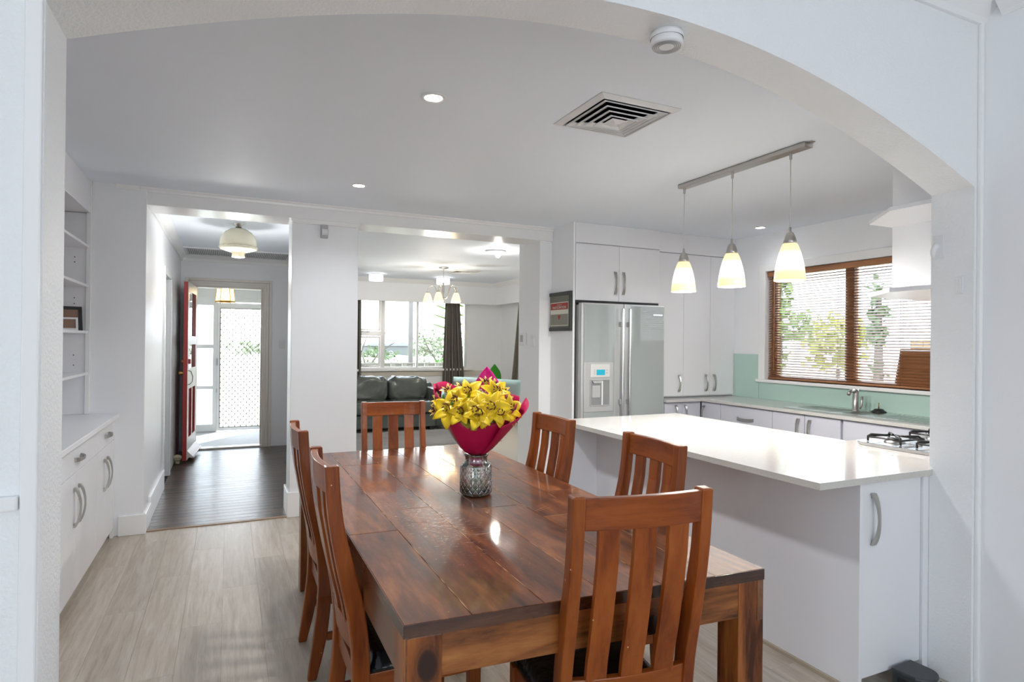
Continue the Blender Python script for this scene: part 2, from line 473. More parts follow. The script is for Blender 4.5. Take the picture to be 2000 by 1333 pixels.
# ------------------------------------------------------------------ mesh helpers
class MB:
    def __init__(s):
        s.v, s.f, s.sm = [], [], []

    def add(s, vs, fs, smooth=False):
        o = len(s.v)
        s.v += [tuple(x) for x in vs]
        s.f += [tuple(o + i for i in f) for f in fs]
        s.sm += [smooth] * len(fs)
        return s

    def box(s, x0, x1, y0, y1, z0, z1):
        return s.add([(x0, y0, z0), (x1, y0, z0), (x1, y1, z0), (x0, y1, z0), (x0, y0, z1), (x1, y0, z1), (x1, y1, z1), (x0, y1, z1)],
                     [(0, 3, 2, 1), (4, 5, 6, 7), (0, 1, 5, 4), (1, 2, 6, 5), (2, 3, 7, 6), (3, 0, 4, 7)])

    def prism(s, poly, a0, a1, axis='z', smooth=False):
        """polygon extruded along an axis. poly in the two other axes (x: (y,z), y: (x,z), z: (x,y))"""
        n = len(poly)
        mk = {'x': lambda p, t: (t, p[0], p[1]), 'y': lambda p, t: (p[0], t, p[1]), 'z': lambda p, t: (p[0], p[1], t)}[axis]
        vs = [mk(p, a0) for p in poly] + [mk(p, a1) for p in poly]
        fs = [(i, (i + 1) % n, n + (i + 1) % n, n + i) for i in range(n)]
        o = len(s.v)
        s.add(vs, fs, smooth)
        s.f += [tuple(o + n - 1 - i for i in range(n)), tuple(o + n + i for i in range(n))]
        s.sm += [False, False]
        return s

    def strip(s, back, front, x0, x1):
        """curved board: back/front lists of (y,z) with equal length, extruded in x as quads"""
        n = len(back)
        vs = []
        for (pb_, pf_) in zip(back, front):
            vs += [(x0, pb_[0], pb_[1]), (x1, pb_[0], pb_[1]), (x1, pf_[0], pf_[1]), (x0, pf_[0], pf_[1])]
        fs = []
        for i in range(n - 1):
            o = 4 * i
            for k in range(4):
                fs.append((o + k, o + (k + 1) % 4, o + 4 + (k + 1) % 4, o + 4 + k))
        fs += [(3, 2, 1, 0), tuple(4 * (n - 1) + k for k in range(4))]
        return s.add(vs, fs)

    def lathe(s, prof, cx=0, cy_=0, n=32, smooth=True, cap=False, rf=None):
        vs = []
        for j, (r, z) in enumerate(prof):
            for i in range(n):
                t = 2 * math.pi * i / n
                rr = r if rf is None else rf(r, z, t)
                vs.append((cx + rr * math.cos(t), cy_ + rr * math.sin(t), z))
        fs = []
        for j in range(len(prof) - 1):
            for i in range(n):
                fs.append((j * n + i, j * n + (i + 1) % n, (j + 1) * n + (i + 1) % n, (j + 1) * n + i))
        s.add(vs, fs, smooth)
        if cap:
            o = len(s.v) - len(vs)
            s.f += [tuple(o + n - 1 - i for i in range(n)), tuple(o + (len(prof) - 1) * n + i for i in range(n))]
            s.sm += [False, False]
        return s

    def tube(s, pts, r, n=8, smooth=True, cap=True):
        pts = [Vector(p) for p in pts]
        rs = r if isinstance(r, (list, tuple)) else [r] * len(pts)
        vs = []
        up = None
        for i, p in enumerate(pts):
            t = (pts[min(i + 1, len(pts) - 1)] - pts[max(i - 1, 0)]).normalized()
            if up is None:
                up = Vector((0, 0, 1)) if abs(t.z) < 0.9 else Vector((1, 0, 0))
            u = t.cross(up)
            if u.length < 1e-4:
                u = t.cross(Vector((0, 1, 0.1)))
            u.normalize()
            w = u.cross(t).normalized()
            up = w
            for k in range(n):
                th = 2 * math.pi * k / n
                vs.append(p + (u * math.cos(th) + w * math.sin(th)) * rs[i])
        fs = []
        for j in range(len(pts) - 1):
            for i in range(n):
                fs.append((j * n + i, j * n + (i + 1) % n, (j + 1) * n + (i + 1) % n, (j + 1) * n + i))
        s.add(vs, fs, smooth)
        if cap:
            o = len(s.v) - len(vs)
            s.f += [tuple(o + n - 1 - i for i in range(n)), tuple(o + (len(pts) - 1) * n + i for i in range(n))]
            s.sm += [False, False]
        return s

    def grid(s, nu, nv, fn, smooth=True, thick=0):
        vs = [fn(i / (nu - 1), j / (nv - 1)) for j in range(nv) for i in range(nu)]
        fs = [(j * nu + i, j * nu + i + 1, (j + 1) * nu + i + 1, (j + 1) * nu + i) for j in range(nv - 1) for i in range(nu - 1)]
        return s.add(vs, fs, smooth)


def obj(name, mb, mat, parent=None, bevel=0, seg=2, solid=0, loc=None, sub=0, kind=None):
    me = bpy.data.meshes.new(name)
    me.from_pydata(mb.v, [], mb.f)
    me.polygons.foreach_set('use_smooth', mb.sm)
    me.materials.append(mat)
    me.update()
    bm = bmesh.new()
    bm.from_mesh(me)
    bmesh.ops.recalc_face_normals(bm, faces=bm.faces)
    bm.to_mesh(me)
    bm.free()
    o = bpy.data.objects.new(name, me)
    COL.objects.link(o)
    if parent:
        o.parent = parent
    if loc:
        o.location = loc
    if solid:
        md = o.modifiers.new('solid', 'SOLIDIFY')
        md.thickness = solid
        md.offset = 0
    if bevel:
        md = o.modifiers.new('bevel', 'BEVEL')
        md.width = bevel
        md.segments = seg
        md.limit_method = 'ANGLE'
        md.angle_limit = R(50)
    if sub:
        md = o.modifiers.new('sub', 'SUBSURF')
        md.levels = sub
        md.render_levels = sub
    if kind:
        o['kind'] = kind
    return o


def tag(o, label, cat, group=None):
    o['label'] = label
    o['category'] = cat
    if group:
        o['group'] = group
    return o


def thing(name, label, cat, loc=(0, 0, 0), rz=0, group=None):
    o = bpy.data.objects.new(name, None)
    o.empty_display_size = 0.05
    COL.objects.link(o)
    o.location = loc
    o.rotation_euler = (0, 0, rz)
    return tag(o, label, cat, group)


def struct(name, mb, mat, parent=None, bevel=0, **k):
    return obj(name, mb, mat, parent, bevel=bevel, kind='structure' if parent is None else None, **k)


def dup(root, loc, rz, label, group=None):
    r = root.copy()
    COL.objects.link(r)
    r.location = loc
    r.rotation_euler = (0, 0, rz)
    r['label'] = label
    if group:
        r['group'] = group
    for ch in list(root.children):
        c_ = ch.copy()
        COL.objects.link(c_)
        c_.parent = r
        for g in ch.children:
            d = g.copy()
            COL.objects.link(d)
            d.parent = c_
    return r


def B(*a_):
    return MB().box(*a_)


def sphere_prof(r, z0, n=10, sx=1):
    return [(max(1e-4, r * math.sin(math.pi * i / n)), z0 - r * sx * math.cos(math.pi * i / n)) for i in range(n + 1)]


def wallholes(axis, a0, a1, z0, z1, t0, t1, holes):
    """wall slab along x ('x') or y ('y') between a0..a1, thickness t0..t1, rectangular holes (h0,h1,z0,z1)"""
    mb = MB()
    xs = sorted({a0, a1} | {h[0] for h in holes} | {h[1] for h in holes})
    for i in range(len(xs) - 1):
        u0, u1 = xs[i], xs[i + 1]
        cuts = sorted([(h[2], h[3]) for h in holes if h[0] <= u0 + 1e-6 and h[1] >= u1 - 1e-6])
        z = z0
        for (c0, c1) in cuts + [(z1, z1)]:
            if c0 > z + 1e-6:
                if axis == 'x':
                    mb.box(u0, u1, t0, t1, z, c0)
                else:
                    mb.box(t0, t1, u0, u1, z, c0)
            z = max(z, c1)
    return mb


exec_parts = True
# ------------------------------------------------------------------ the setting
CZ = 2.53
fl = struct('floor', B(-2.7, 4.95, -3.5, 5.2, -0.12, -0.006), pmat('plank_joint', (0.22, 0.17, 0.13), 0.7))
pw, pl = 0.182, 1.22
plank_mesh = {}
for i in range(-4, 21):
    x0 = -0.745 + i * pw
    if x0 > 2.9 or x0 < -1.3:
        continue
    yo = (i * 0.37) % 1 * pl
    for j in range(-1, 7):
        y0 = -0.4 + yo + j * pl - pl
        y1 = min(y0 + pl, 5.195)
        if y1 - y0 < 0.01 or y0 < -0.6 - pl:
            continue
        L_ = round(y1 - y0, 3)
        if L_ not in plank_mesh:
            o = obj('plank', B(0.0004, pw - 0.0004, 0.0004, L_ - 0.0004, -0.006, 0.0), VIN, fl)
            plank_mesh[L_] = o.data
        else:
            o = bpy.data.objects.new('plank', plank_mesh[L_])
            COL.objects.link(o)
            o.parent = fl
        o.location = (x0, y0, 0)
hf = struct('floor_hall', B(-1.3, 0.85, 5.2, 8.93, -0.12, -0.007), pmat('board_gap', (0.02, 0.015, 0.01), 0.8))
bme = None
for j in range(36):
    y0 = 5.235 + j * 0.0985
    if bme is None:
        o = obj('floorboard', B(-0.56, 0.80, 0.0012, 0.0973, -0.007, 0.0), HALLB, hf, bevel=0.0015, seg=1)
        bme = o
    else:
        o = bme.copy()
        COL.objects.link(o)
    o.location = (0, y0, 0)
struct('trim_1', B(-0.55, 0.45, 5.192, 5.24, -0.002, 0.006), pmat('timber_threshold', (0.25, 0.15, 0.08), 0.4, vary=0.3), bevel=0.002)
struct('floor_living', B(0.80, 4.8, 5.2, 10.75, -0.12, 0.0), MCARP)
struct('floor_porch', B(-1.6, 0.95, 8.93, 10.7, -0.12, -0.015), MCON)
# ceilings
struct('ceiling', B(-1.25, 4.95, 1.6, 5.45, CZ, CZ + 0.1), MCE)
struct('ceiling_hall', B(-1.3, 0.9, 5.45, 8.95, 2.50, 2.6), MCE)
struct('ceiling_living', B(0.75, 4.9, 5.4, 10.9, CZ, CZ + 0.1), MCE)
struct('ceiling_near', B(-2.7, 3.0, -3.6, 1.5, 2.84, 2.94), MCE)
struct('ceiling_porch', B(-1.6, 0.95, 8.95, 10.75, 2.30, 2.4), MPW)
# near room shell (behind and beside the camera)
struct('wall_rear', wallholes('x', -2.7, 3.0, 0, 2.9, -3.6, -3.42, [(-0.15, 1.95, 0.75, 2.15)]), MW)
struct('wall_left', wallholes('y', -3.6, 1.5, 0, 2.9, -2.72, -2.56, [(-2.25, -0.55, 0.7, 2.2)]), MW)
struct('wall_right', B(2.822, 2.98, -3.6, 1.479, 0, 2.9), MW)
# the wall with the wide arch
AX0, AX1, AC, AZ = -0.335, 2.785, 1.235, 2.418
def arch_z(x):
    d = abs(x - AC)
    return AZ - (0.148 * d * d - 0.0055 * d ** 4) + (0.0 if x < AC else -0.007 * d)
NA = 64
apts = [(AX0 + (AX1 - AX0) * i / NA, 0) for i in range(NA + 1)]
apts = [(x, arch_z(x)) for x, _ in apts]
mb = MB()
for y in (1.48, 1.65):
    for i in range(NA):
        (xa, za), (xb, zb) = apts[i], apts[i + 1]
        mb.add([(xa, y, za), (xb, y, zb), (xb, y, 2.9), (xa, y, 2.9)], [(0, 1, 2, 3)])
    mb.add([(-2.7, y, 0), (AX0, y, 0), (AX0, y, 2.9), (-2.7, y, 2.9)], [(0, 1, 2, 3)])
    mb.add([(AX1, y, 0), (4.95, y, 0), (4.95, y, 2.9), (AX1, y, 2.9)], [(0, 1, 2, 3)])
for i in range(NA):
    (xa, za), (xb, zb) = apts[i], apts[i + 1]
    mb.add([(xa, 1.48, za), (xb, 1.48, zb), (xb, 1.65, zb), (xa, 1.65, za)], [(0, 1, 2, 3)])
mb.add([(AX0, 1.48, 0), (AX0, 1.65, 0), (AX0, 1.65, apts[0][1]), (AX0, 1.48, apts[0][1])], [(0, 1, 2, 3)])
mb.add([(AX1, 1.48, 0), (AX1, 1.65, 0), (AX1, 1.65, apts[-1][1]), (AX1, 1.48, apts[-1][1])], [(0, 1, 2, 3)])
mb.add([(-2.7, 1.48, 2.9), (4.95, 1.48, 2.9), (4.95, 1.65, 2.9), (-2.7, 1.65, 2.9)], [(0, 1, 2, 3)])
me = bpy.data.meshes.new('wall_arch')
me.from_pydata(mb.v, [], mb.f)
me.materials.append(MWT)
bm = bmesh.new(); bm.from_mesh(me)
bmesh.ops.remove_doubles(bm, verts=bm.verts, dist=1e-4)
bmesh.ops.recalc_face_normals(bm, faces=bm.faces)
bm.to_mesh(me); bm.free()
wa = bpy.data.objects.new('wall_arch', me)
COL.objects.link(wa)
wa['kind'] = 'structure'
# left face: painted board, dado rail and lower panel
struct('trim_2', B(-0.365, -0.337, 1.468, 1.481, 0, 2.84), MTR, bevel=0.003)
struct('trim_3', B(-1.6, -0.366, 1.462, 1.481, 1.086, 1.114), MTR, bevel=0.004)
struct('trim_4', B(2.80, 2.822, 1.462, 1.481, 0, 2.84), MTR, bevel=0.006)
mb = MB().prism([(1.481, 2.755), (1.481, 2.84), (1.39, 2.84), (1.40, 2.825), (1.455, 2.775), (1.466, 2.755)], -2.6, 2.822, 'x')
struct('trim_5', mb, MTR)
mb = MB().prism([(2.822, 2.76), (2.822, 2.84), (2.735, 2.84), (2.745, 2.825), (2.80, 2.775), (2.81, 2.76)], -3.4, 1.40, 'y')
struct('trim_6', mb, MTR)
# dining left wall, recess with bookcase
struct('wall_dining', B(-1.38, -1.225, 1.6, 5.5, 0, 2.6), MW)
# back wall between dining, hall and living: column, pillar, beam
struct('wall_column', B(-1.25, -0.555, 5.165, 5.47, 0, 2.55), MW, bevel=0.004)
struct('wall_pillar', B(0.452, 0.98, 5.20, 5.50, 0, 2.42), MW, bevel=0.005)
struct('wall_nib', MB().prism([(2.70, 5.20), (2.83, 5.20), (2.83, 4.79), (2.852, 4.79), (2.852, 5.50), (2.84, 5.66), (2.70, 5.66)], 0, 2.55, 'z'), MW, bevel=0.004)
struct('trim_7', MB().box(-0.598, 2.829, 5.175, 5.50, 2.405, 2.55), MTR, bevel=0.004)
mb = MB().prism([(5.176, 2.495), (5.176, 2.53), (5.150, 2.53), (5.152, 2.522), (5.165, 2.514), (5.168, 2.497)], -0.598, 2.83, 'x')
struct('trim_8', mb, MTR)
mb = MB().prism([(5.166, 2.50), (5.166, 2.53), (5.145, 2.53), (5.150, 2.52), (5.160, 2.50)], -0.745, -0.599, 'x')
struct('trim_9', mb, MTR)
# hall cornice along its left wall, beam end moulding
mb = MB().prism([(-0.558, 2.42), (-0.558, 2.50), (-0.49, 2.50), (-0.495, 2.485), (-0.535, 2.455), (-0.545, 2.42)], 5.5, 8.78, 'y')
struct('trim_10', mb, MTR)
struct('trim_11', MB().prism([(0.47, 2.37), (0.445, 2.385), (0.445, 2.405), (1.0, 2.405), (0.985, 2.385), (0.96, 2.37)], 5.18, 5.2, 'y'), MTR)
# skirtings
def skirt(name, mb_):
    return struct(name, mb_, MTR, bevel=0.004)
skirt('baseboard_column', MB().box(-0.71, -0.535, 5.147, 5.166, 0, 0.145).box(-0.556, -0.537, 5.15, 5.5, 0, 0.145))
skirt('baseboard_pillar', MB().box(0.434, 0.99, 5.182, 5.201, 0, 0.20).box(0.434, 0.453, 5.19, 5.51, 0, 0.20))
skirt('baseboard_hall', B(-0.561, -0.541, 5.5, 6.62, 0, 0.19))
skirt('baseboard_nib', B(2.682, 2.701, 5.19, 5.66, 0, 0.12))
# hall walls
struct('wall_hall_left', wallholes('y', 5.45, 8.80, 0, 2.55, -0.66, -0.56, [(6.62, 7.25, 0, 2.04)]), MW)
struct('wall_hall_right', B(0.76, 0.90, 5.50, 8.80, 0, 2.55), MW)
struct('wall_side_room', B(-1.4, -1.32, 5.45, 8.9, 0, 2.55), MW)
ar = struct('trim_12', MB().box(-0.561, -0.545, 6.55, 6.62, 0, 2.04).box(-0.561, -0.545, 7.25, 7.32, 0, 2.04).box(-0.561, -0.545, 6.55, 7.32, 2.04, 2.11), MTR, bevel=0.004)
struct('wall_entry', wallholes('x', -1.4, 0.95, 0, 2.55, 8.78, 8.93, [(-0.425, 0.435, 0, 2.125)]), MW)
# stepped door architrave
mb = MB()
for (o_, d_) in ((0.0, 0.030), (0.030, 0.022), (0.062, 0.028)):
    w_ = 0.03 if o_ < 0.06 else 0.035
    y1, y0 = 8.782, 8.782 - d_
    mb.box(-0.41 - o_ - w_, -0.41 - o_, y0, y1, 0, 2.115 + o_ + w_)
    mb.box(0.42 + o_, 0.42 + o_ + w_, y0, y1, 0, 2.115 + o_ + w_)
    mb.box(-0.41 - o_, 0.42 + o_, y0, y1, 2.115 + o_, 2.115 + o_ + w_)
mb.box(-0.425, -0.395, 8.79, 8.93, 0, 2.125).box(0.405, 0.435, 8.79, 8.93, 0, 2.125).box(-0.395, 0.405, 8.79, 8.93, 2.095, 2.125)
mb.box(-0.395, -0.375, 8.87, 8.93, 0, 2.095).box(0.385, 0.405, 8.87, 8.93, 0, 2.095)
mb.box(-0.41, 0.42, 8.775, 8.93, -0.01, 0.02)
struct('door_frame', mb, pmat('warm_white_paint', (0.74, 0.70, 0.64), 0.3), bevel=0.003)
mb = MB().prism([(8.782, 2.42), (8.782, 2.50), (8.70, 2.50), (8.715, 2.485), (8.76, 2.455), (8.77, 2.42)], -0.56, 0.76, 'x')
struct('trim_13', mb, MTR)
# kitchen walls
struct('wall_kitchen_back', B(2.85, 4.98, 5.47, 5.6, 0, 2.55), MW)
struct('wall_kitchen_side', wallholes('y', 1.6, 5.5, 0, 2.6, 4.83, 4.97, [(1.98, 4.42, 1.085, 2.15)]), MW)
# living walls
struct('wall_living_left', B(0.78, 0.92, 5.5, 10.9, 0, 2.6), MW)
struct('wall_living_right', B(4.75, 4.88, 5.4, 10.9, 0, 2.6), MW)
struct('wall_living_front', wallholes('x', 0.8, 4.9, 0, 2.6, 10.75, 10.88, [(1.55, 4.05, 0.95, 2.30)]), MW)
struct('trim_14', MB().box(0.92, 4.62, 10.60, 10.64, 2.13, 2.53).box(4.58, 4.62, 8.4, 10.62, 2.13, 2.53), MW, bevel=0.004)
mb = MB().prism([(10.601, 2.455), (10.601, 2.53), (10.52, 2.53), (10.54, 2.51), (10.58, 2.475)], 0.92, 4.62, 'x')
mb.prism([(4.581, 2.455), (4.581, 2.53), (4.50, 2.53), (4.52, 2.51), (4.56, 2.475)], 8.4, 10.6, 'y')
struct('trim_15', mb, MTR)
struct('trim_16', MB().box(1.0, 4.60, 10.735, 10.752, 0.60, 0.66).box(1.0, 4.60, 10.735, 10.752, 0.80, 0.89), pmat('cream_panel', (0.66, 0.62, 0.54), 0.4))
struct('trim_17', B(1.45, 4.15, 10.69, 10.80, 0.895, 0.935), MTR, bevel=0.004)
# living window
wl = thing('window_frame', 'white aluminium living room window with awning sashes above the sofa', 'window', (0, 0, 0))
wl.name = 'window_1'
wl['kind'] = 'structure'
del wl['label'], wl['category']
def frame_mb(x0, x1, z0, z1, w, y0, y1):
    return MB().box(x0, x1, y0, y1, z0, z0 + w).box(x0, x1, y0, y1, z1 - w, z1).box(x0, x0 + w, y0, y1, z0 + w, z1 - w).box(x1 - w, x1, y0, y1, z0 + w, z1 - w)
obj('outer_frame', frame_mb(1.55, 4.05, 0.93, 2.30, 0.035, 10.76, 10.84), MTR, wl, bevel=0.003)
obj('mullion', B(2.435, 2.505, 10.755, 10.84, 0.965, 2.27), MTR, wl, bevel=0.003)
obj('mullion', B(3.085, 3.12, 10.755, 10.84, 0.965, 2.27), MTR, wl, bevel=0.003)
obj('transom', B(1.585, 2.435, 10.755, 10.84, 1.52, 1.60), MTR, wl, bevel=0.003)
obj('sash', frame_mb(1.60, 2.43, 1.61, 2.26, 0.03, 10.765, 10.80), MTR, wl, bevel=0.002)
obj('sash', frame_mb(1.60, 2.43, 0.975, 1.51, 0.03, 10.765, 10.80), MTR, wl, bevel=0.002)
for z in (0.985, 1.585):
    h = MB().box(2.17, 2.23, 10.745, 10.765, z - 0.006, z + 0.012).tube([(2.20, 10.75, z + 0.004), (2.14, 10.738, z + 0.008), (2.08, 10.735, z + 0.012)], 0.006)
    obj('catch', h, MPG, wl)
for (x0, x1, z0, z1) in ((1.63, 2.40, 1.64, 2.23), (1.63, 2.40, 1.005, 1.48), (2.505, 3.085, 0.965, 2.265), (3.12, 4.015, 0.965, 2.265)):
    obj('pane', B(x0, x1, 10.79, 10.794, z0, z1), MGLS, wl)
# kitchen window
MFRW = wood('brown_window_timber', (0.28, 0.13, 0.07), (0.38, 0.19, 0.10), (0.48, 0.25, 0.14), axis='z', rough=0.4, coat=0.1, rnd=0.1)
wk = bpy.data.objects.new('window_2', None)
COL.objects.link(wk)
wk['kind'] = 'structure'
def frame_y(y0, y1, z0, z1, w, x0, x1):
    return MB().box(x0, x1, y0, y1, z0, z0 + w).box(x0, x1, y0, y1, z1 - w, z1).box(x0, x1, y0, y0 + w, z0 + w, z1 - w).box(x0, x1, y1 - w, y1, z0 + w, z1 - w)
obj('architrave', MB().box(4.808, 4.832, 4.42, 4.50, 1.075, 2.225).box(4.808, 4.832, 1.9, 4.42, 2.15, 2.225).box(4.808, 4.832, 1.9, 1.98, 1.075, 2.15), MTR, wk, bevel=0.004)
obj('sill', B(4.785, 4.97, 1.9, 4.515, 1.055, 1.085), MTR, wk, bevel=0.004)
obj('outer_frame', frame_y(1.98, 4.42, 1.085, 2.15, 0.045, 4.90, 4.96), MFRW, wk, bevel=0.003)
obj('mullion', B(4.90, 4.96, 3.537, 3.622, 1.13, 2.105), MFRW, wk, bevel=0.003)
obj('mullion', B(4.90, 4.96, 2.68, 2.76, 1.13, 2.105), MFRW, wk, bevel=0.003)
for (y0, y1) in ((2.025, 2.68), (2.76, 3.537), (3.622, 4.375)):
    obj('pane', B(4.928, 4.932, y0, y1, 1.13, 2.105), MGLS, wk)
# porch walls and security screen
struct('wall_porch_left', B(-1.62, -1.55, 8.93, 10.7, -0.1, 2.4), MPW)
struct('wall_porch_right', B(0.90, 0.96, 8.93, 10.7, -0.1, 2.4), MPW)
pwl = struct('wall_porch_front', MB().box(-1.6, 0.95, 10.60, 10.68, 2.02, 2.35).box(-0.225, -0.165, 10.58, 10.66, -0.01, 2.02)
             .box(-1.6, -0.225, 10.60, 10.66, 1.285, 1.345).box(-1.6, -0.225, 10.60, 10.66, 0.65, 0.70).box(-1.6, -0.225, 10.60, 10.66, -0.01, 0.10)
             .box(-1.6, -0.225, 10.60, 10.66, 1.96, 2.02).box(-0.50, -0.455, 10.60, 10.66, 0.1, 1.96).box(0.62, 0.95, 10.60, 10.66, -0.01, 2.02).box(-1.6, 0.95, 10.585, 10.60, 2.08, 2.10), MALU)
MFROST = pmat('obscure_glass', (0.9, 0.95, 0.97), 0.25, trans=1, ior=1.1)
for (x0, x1) in ((-1.55, -0.5), (-0.455, -0.225)):
    for (z0, z1) in ((0.10, 0.65), (0.70, 1.285), (1.345, 1.96)):
        obj('pane', B(x0, x1, 10.627, 10.631, z0, z1), MFROST, pwl)
sc = thing('security_screen_door', 'white framed security screen door with diamond grille across the porch', 'screen door', (0.22, 10.58, 0))
obj('frame', MB().box(-0.385, -0.345, -0.02, 0.02, 0.0, 2.0).box(0.345, 0.385, -0.02, 0.02, 0, 2.0).box(-0.345, 0.345, -0.02, 0.02, 1.915, 2.0).box(-0.345, 0.345, -0.02, 0.02, 0.0, 0.05), MALU, sc, bevel=0.003)
obj('inner_bead', frame_mb(-0.35, 0.35, 0.045, 1.92, 0.012, -0.024, -0.012), pmat('olive_metal_bead', (0.20, 0.20, 0.15), 0.4), sc)
mb = MB()
nd, dx, dz = 0, 0.084, 0.092
def clipseg(x, z, sx):
    """diagonal through (x, z) with slope sx, clipped to the opening"""
    k = dz / dx * sx
    pts = []
    for xx in (-0.34, 0.34):
        zz = z + (xx - x) * k
        pts.append((xx, zz))
    (xa, za), (xb, zb) = pts
    def cl(xa, za, xb, zb, lim, up_):
        if (za < lim) == (zb < lim):
            return None
        t = (lim - za) / (zb - za)
        return xa + t * (xb - xa), lim
    P_ = [(xa, za), (xb, zb)]
    out = []
    for lim in (0.055, 1.91):
        q_ = cl(xa, za, xb, zb, lim, 0)
        if q_:
            out.append(q_)
    out += [p_ for p_ in P_ if 0.055 <= p_[1] <= 1.91]
    return out[:2] if len(out) >= 2 else None
for i in range(-12, 34):
    for sx in (1, -1):
        sg = clipseg(0, i * dz * 1.0 + (0.02), sx)
        if sg:
            mb.tube([(sg[0][0], 0.0, sg[0][1]), (sg[1][0], 0.0, sg[1][1])], 0.0026, n=4, smooth=False)
for i in range(-9, 10):
    for j in range(0, 44):
        xx, zz = i * dx / 2, 0.02 + j * dz / 2
        if (i + j) % 2 == 0 and abs(xx) < 0.34 and 0.06 < zz < 1.90:
            mb.box(xx - 0.006, xx + 0.006, -0.005, 0.005, zz - 0.011, zz + 0.011)
obj('diamond_grille', mb, MMESH, sc, kind='stuff')
obj('lock', B(-0.40, -0.37, -0.03, -0.02, 1.02, 1.13), MPG, sc, bevel=0.003)
obj('hinge', B(-0.395, -0.38, -0.03, -0.02, 0.60, 0.66), MPG, sc)
# exterior ground, seen through the windows
struct('ground', B(-40, 60, 10.9, 120, -0.7, -0.62), MSAND)
struct('ground_side', B(4.98, 60, -30, 10.9, -0.7, -0.62), MSAND)
struct('ground_lawn', B(-40, 1.0, 12.2, 26, -0.62, -0.58), MLAWN)
struct('path', B(-1.6, 0.95, 10.7, 12.2, -0.62, -0.10), MCON)
# ------------------------------------------------------------------ handles
def bow_handle(name, parent, mat, p, along, out, L_=0.16, proud=0.028, w=0.012):
    """bowed cabinet pull: along/out are unit vectors; ends flare like wedges"""
    p, along, out = Vector(p), Vector(along), Vector(out)
    side = along.cross(out).normalized()
    n = 12
    vs, fs = [], []
    for i in range(n + 1):
        t = i / n * 2 - 1
        cpt = p + along * (t * L_ / 2) + out * (proud * (1 - t * t) ** 0.8 + 0.004)
        ww = w * (0.5 + 0.55 * abs(t) ** 2)
        th = 0.0035 + 0.003 * abs(t)
        for (su, so) in ((-1, -1), (1, -1), (1, 1), (-1, 1)):
            vs.append(cpt + side * (ww * su) + out * (th * so))
    for i in range(n):
        for k in range(4):
            fs.append((i * 4 + k, i * 4 + (k + 1) % 4, i * 4 + 4 + (k + 1) % 4, i * 4 + 4 + k))
    fs += [(3, 2, 1, 0), tuple(n * 4 + k for k in range(4))]
    mb = MB().add(vs, fs, False)
    for s_ in (-1, 1):
        q0 = p + along * (s_ * (L_ / 2 - 0.012))
        vv = []
        for (u, v_, w_) in ((-1, -1, 0), (1, -1, 0), (1, 1, 0), (-1, 1, 0), (-1, -1, 1), (1, -1, 1), (1, 1, 1), (-1, 1, 1)):
            vv.append(q0 + along * (0.009 * u) + side * (0.007 * v_) + out * (0.014 * w_))
        mb.add(vv, [(0, 3, 2, 1), (4, 5, 6, 7), (0, 1, 5, 4), (1, 2, 6, 5), (2, 3, 7, 6), (3, 0, 4, 7)])
    return obj(name, mb, mat, parent)


# ------------------------------------------------------------------ left built-in: base cabinets, worktop, bookcase
def base_unit(y0, y1, label, seam):
    t = thing('base_cabinet', label, 'cabinet', group=None)
    obj('body', MB().box(-1.22, -0.757, y0, y1, 0.07, 0.855).box(-1.22, -0.79, y0, y1, 0, 0.07), MCAB, t)
    obj('kickboard', B(-0.79, -0.778, y0, y1, 0, 0.068), MCAB, t)
    d = obj('drawer', B(-0.755, -0.735, y0 + 0.0015, y1 - 0.0015, 0.705, 0.852), MCAB, t, bevel=0.0015)
    bow_handle('handle', d, MCHR, (-0.735, (y0 + y1) / 2 - 0.0, 0.775), (0, 1, 0), (1, 0, 0), 0.15)
    for k, (a_, b_) in enumerate(((y0, seam), (seam, y1))):
        dd = obj('door', B(-0.755, -0.735, a_ + 0.0015, b_ - 0.0015, 0.072, 0.702), MCAB, t, bevel=0.0015)
        yy = b_ - 0.055 if k == 0 else a_ + 0.055
        bow_handle('handle', dd, MCHR, (-0.735, yy, 0.525), (0, 0, 1), (1, 0, 0), 0.21)
    return t
base_unit(4.545, 5.13, 'white base cabinet nearest the hall, one drawer over two doors', 4.80)
base_unit(3.40, 4.543, 'wider white base cabinet beside the arch jamb, partly hidden by it', 3.95)
tag(obj('sideboard_top', B(-1.222, -0.705, 3.38, 5.163, 0.857, 0.888), MCAB, bevel=0.004), 'white laminate worktop over the left built-in cabinets', 'worktop')
obj('filler_strip', B(-0.757, -0.737, 5.131, 5.164, 0.0, 0.856), MTR, kind='structure').name = 'trim_18'
t = thing('bookcase', 'tall white built-in bookcase with four open shelves above the worktop', 'bookcase')
obj('side_panel', B(-1.222, -0.897, 5.142, 5.164, 0.889, 2.30), MCAB, t)
obj('front_edge', B(-0.915, -0.885, 5.130, 5.164, 0.889, 2.529), MTR, t, bevel=0.003)
obj('back_panel', B(-1.222, -1.21, 3.4, 5.142, 0.889, 2.30), MCAB, t)
obj('fascia', B(-1.222, -0.893, 3.4, 5.13, 2.302, 2.529), MCAB, t, bevel=0.003)
for z in (1.165, 1.455, 1.778, 2.055):
    obj('shelf', B(-1.21, -0.897, 3.4, 5.141, z, z + 0.018), MCAB, t, bevel=0.002)
mb = MB()
for z in (1.95, 1.985, 1.70, 1.66, 1.23, 1.30):
    mb.box(-0.985, -0.979, 5.1405, 5.143, z, z + 0.007)
obj('peg_hole', mb, MBLK, t, kind='stuff')
